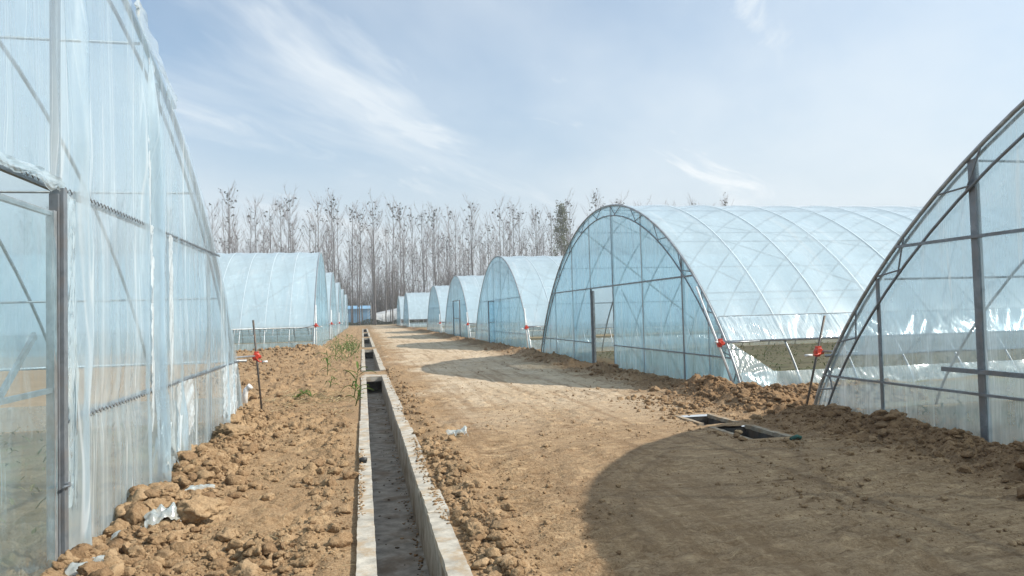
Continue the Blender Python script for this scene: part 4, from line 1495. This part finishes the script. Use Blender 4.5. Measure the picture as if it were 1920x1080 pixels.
PROTO = [poplar(100 + i, H, lo, nb, tl, ml) for i, (H, lo, nb, tl, ml) in enumerate([
    (27.0, 0.30, 34, 10, 40), (26.0, 0.28, 30, 5, 30), (28.0, 0.34, 32, 12, 40), (25.0, 0.26, 36, 4, 80),
    (26.5, 0.32, 28, 8, 24), (24.0, 0.24, 36, 3, 90), (25.5, 0.30, 32, 2, 40), (23.5, 0.28, 32, 2, 70)])]
for tr, tw_, lv in PROTO:
    tr.materials.append(M['bark'])
    tw_.materials.append(M['twig'])
    lv.materials.append(M['leaf_dark'])
TGRP = 'leafless poplars at the far end'
rg = random.Random(77)
TL = ['bare poplar with dark leaf tuft on top', 'bare slender poplar', 'tall bare poplar with leaf tuft', 'twiggy poplar with brown leaves',
      'thin bare poplar', 'short twiggy poplar', 'bare poplar without tip leaves', 'low twiggy poplar']
counts = {}


def ordn(n):
    return '%d%s' % (n, 'th' if 10 <= n % 100 <= 20 else {1: 'st', 2: 'nd', 3: 'rd'}.get(n % 10, 'th'))


for row, (Y0, x0, x1, dx) in enumerate([(150, -62, 84, 4.1), (156, -64, 86, 4.1), (163, -66, 90, 3.5), (170, -70, 94, 3.5), (178, -72, 96, 3.5)]):
    x = x0 + row * 1.1
    while x < x1:
        xx = x + rg.uniform(-1.1, 1.1)
        yy = Y0 + rg.uniform(-1.4, 1.4)
        # the road runs out between two trunks
        if row == 0:
            i = rg.choice((0, 0, 1, 2, 2, 4, 6))
        elif row == 1:
            i = rg.choice((0, 1, 2, 3, 4, 6))
        else:
            i = rg.choice((1, 3, 5, 6, 7, 5, 3))
        s = rg.uniform(0.86, 1.0) * (1.0, 0.98, 0.93, 0.86, 0.80)[row]
        cnt = counts.setdefault(row, 0) + 1
        counts[row] = cnt
        lab = TL[i] + (', %s from the left in the %s rank' % (ordn(cnt), ('front', 'second')[row]) if row < 2 else ', deep inside the wood')
        r = thing('poplar_tree', lab, 'tree', (xx, yy, 0), rg.uniform(0, 6.28), TGRP)
        r.scale = (s, s, s)
        link('trunk', PROTO[i][0], None, r)
        c = link('crown', PROTO[i][1], None, r)
        if len(PROTO[i][2].polygons):
            link('leaves', PROTO[i][2], None, c)
        x += dx

def leafy(label, x, y, H, W, seed, n=3800, nm='leafy_tree'):
    rg = random.Random(seed)
    root = thing(nm, label, 'tree', (x, y, 0))
    m = MB()
    m.tube([(0, 0, -0.2), (0.1, 0, H * 0.35), (-0.05, 0.1, H * 0.7), (0, 0, H * 0.96)], [0.22, 0.17, 0.10, 0.03], 7)
    for i in range(34):
        t = rg.uniform(0.25, 0.93)
        a = rg.uniform(0, 6.28)
        L = W * 0.5 * (1.05 - t) * 1.25
        p = Vector((0, 0, H * t))
        m.tube([p, p + Vector((math.cos(a) * L * 0.6, math.sin(a) * L * 0.6, L * 0.6)), p + Vector((math.cos(a) * L, math.sin(a) * L, L * 1.3))], [0.04, 0.025, 0.01], 4, False)
    link('trunk', m.mesh('trunk', True), 'bark', root)
    m = MB()
    cl = []
    for i in range(95):
        t = rg.random() ** 0.75
        z = H * (0.22 + 0.78 * t)
        R = W * 0.5 * (1 - t ** 1.8 * 0.86) * rg.uniform(0.35, 1.0)
        a = rg.uniform(0, 6.28)
        cl.append((Vector((math.cos(a) * R, math.sin(a) * R, z)), rg.uniform(0.35, 0.8)))
    for i in range(n):
        c, s = rg.choice(cl)
        q = c + Vector((rg.gauss(0, s * 0.6), rg.gauss(0, s * 0.6), rg.gauss(0, s * 0.8)))
        a = Vector((rg.gauss(0, 1), rg.gauss(0, 1), rg.gauss(0, 1))).normalized()
        b = a.cross(Vector((rg.gauss(0, 1), rg.gauss(0, 1), rg.gauss(0, 1)))).normalized()
        L = rg.uniform(0.10, 0.2)
        m.add([q - a * L, q + b * L * 0.7, q + a * L, q - b * L * 0.7], [(0, 1, 2, 3)])
    link('crown', m.mesh('crown'), 'leaf_green', root)
    return root


leafy('olive green leafy tree standing out before the bare wood', 40.2, 142, 23.5, 5.6, 4)
leafy('small olive green tree half hidden behind the near left tunnel', -30.5, 146, 16.5, 3.6, 6, 2200)

# brushwood and hedge under the poplars
rg = random.Random(31)
Vs, Fs = [], []
m = MB()
for i in range(5200):
    x = rg.uniform(-70, 95)
    y = rg.uniform(183, 200)
    h = rg.uniform(4.0, 12.5) * (0.7 + 0.5 * math.sin(x * 0.21) ** 2)
    p = Vector((x, y, 0))
    q = p + Vector((rg.gauss(0, 0.9), rg.gauss(0, 0.9), h))
    s = Vector((rg.uniform(0.035, 0.075), rg.uniform(-0.05, 0.05), 0))
    mid = p.lerp(q, 0.5) + Vector((rg.gauss(0, 0.3), 0, 0))
    m.tube([p, mid, q], [0.07, 0.05, 0.02], 3, False)
    for j in range(5):
        b0 = p.lerp(q, rg.uniform(0.3, 1))
        m.tube([b0, b0 + Vector((rg.gauss(0, 1.0), rg.gauss(0, 1.0), rg.uniform(0.5, 2.0)))], [0.035, 0.02], 3, False)
tag(link('brushwood', m.mesh('brushwood'), 'brush'), 'brown leafless brushwood thicket behind the poplars', 'thicket', kind='stuff')
m = MB()
for i in range(9000):
    x = rg.uniform(-14, 30)
    y = rg.gauss(160, 1.0)
    z = rg.uniform(0, 1.2) * (0.75 + 0.35 * math.sin(x * 0.9))
    q = Vector((x, y, z))
    a = Vector((rg.gauss(0, 1), rg.gauss(0, 1), rg.gauss(0, 1))).normalized()
    b = a.cross(Vector((rg.gauss(0, 1), rg.gauss(0, 1), rg.gauss(0, 1)))).normalized()
    L = rg.uniform(0.08, 0.18)
    m.add([q - a * L, q + b * L * 0.7, q + a * L, q - b * L * 0.7], [(0, 1, 2, 3)])
tag(link('hedge', m.mesh('hedge'), 'hedge'), 'low dark hedge at the end of the road', 'hedge', kind='stuff')

# far end: blue sheeted shed and a low white tunnel
sh = thing('sheeted_shed', 'bright blue sheeted shed at the far end of the road', 'shed', (-3.4, 174, 0))
m = MB()
for i in range(6):
    m.box((-5 + i * 1.7, 0, 0), (-5 + i * 1.7 + 1.66, 0.06, 3.6))
link('wall', m.mesh('wall'), 'blue_sheet', sh)
m = MB()
m.add([(-5.2, -0.3, 3.6), (5.3, -0.3, 3.6), (5.3, 6, 4.5), (-5.2, 6, 4.5), (-5.2, -0.3, 3.68), (5.3, -0.3, 3.68), (5.3, 6, 4.58), (-5.2, 6, 4.58)],
      [(0, 1, 2, 3), (4, 5, 6, 7), (0, 1, 5, 4), (1, 2, 6, 5), (2, 3, 7, 6), (3, 0, 4, 7)])
link('roof', m.mesh('roof'), 'blue_sheet', sh)
lt = thing('low_tunnel', 'low whitish tunnel behind the trunks at the road end', 'greenhouse', (3.2, 176, 0))
m = MB()
n = 16
for i in range(n + 1):
    a = PI * i / n
    for x, s in ((0, 0.75), (9, 1.25)):
        m.v.append((x, 4 - 4 * math.cos(a), 3.6 * s * math.sin(a) ** 0.7))
for i in range(n):
    m.f.append((2 * i, 2 * i + 1, 2 * i + 3, 2 * i + 2))
m.f.append(tuple(2 * i for i in range(n + 1)))
link('cover', m.mesh('cover'), 'white_sheet', lt)
m = MB()
for x in (1.5, 3, 4.5, 6, 7.5):
    m.tube([(x, -0.05, 0), (x, 0.1, 2.2)], 0.05, 5)
link('side_pipes', m.mesh('side_pipes'), 'steel', lt)
ls = thing('lattice_stand', 'pale lattice stand between the trunks at the road end', 'stand', (1.6, 168, 0))
m = MB()
for sx in (-0.5, 0.5):
    m.tube([(sx, 0, 0), (sx * 0.6, 0, 5.0)], 0.05, 5)
for j in range(7):
    z = 0.7 * j
    m.tube([(-0.5 + 0.03 * j, 0, z), (0.5 - 0.03 * j, 0, z + 0.7)], 0.035, 5)
link('frame', m.mesh('frame'), 'white_pipe', ls)

# ------------------------------------------------------------------ haze over the plain
HAZE = 0.0011
m = MB()
m.box((-760, -60, -1.6), (760, 1160, 34))
hz_o = link('haze', m.mesh('haze'))
mh, k = mat('haze')
pv = k.n('ShaderNodeVolumePrincipled', Color=(0.88, 0.92, 0.96, 1), Density=HAZE)
pv.inputs['Anisotropy'].default_value = 0.2
om = k.n('ShaderNodeOutputMaterial')
mh.node_tree.links.new(pv.outputs[0], om.inputs['Volume'])
hz_o.data.materials.append(mh)
tag(hz_o, 'pale haze lying over the whole plain', 'haze', kind='stuff')
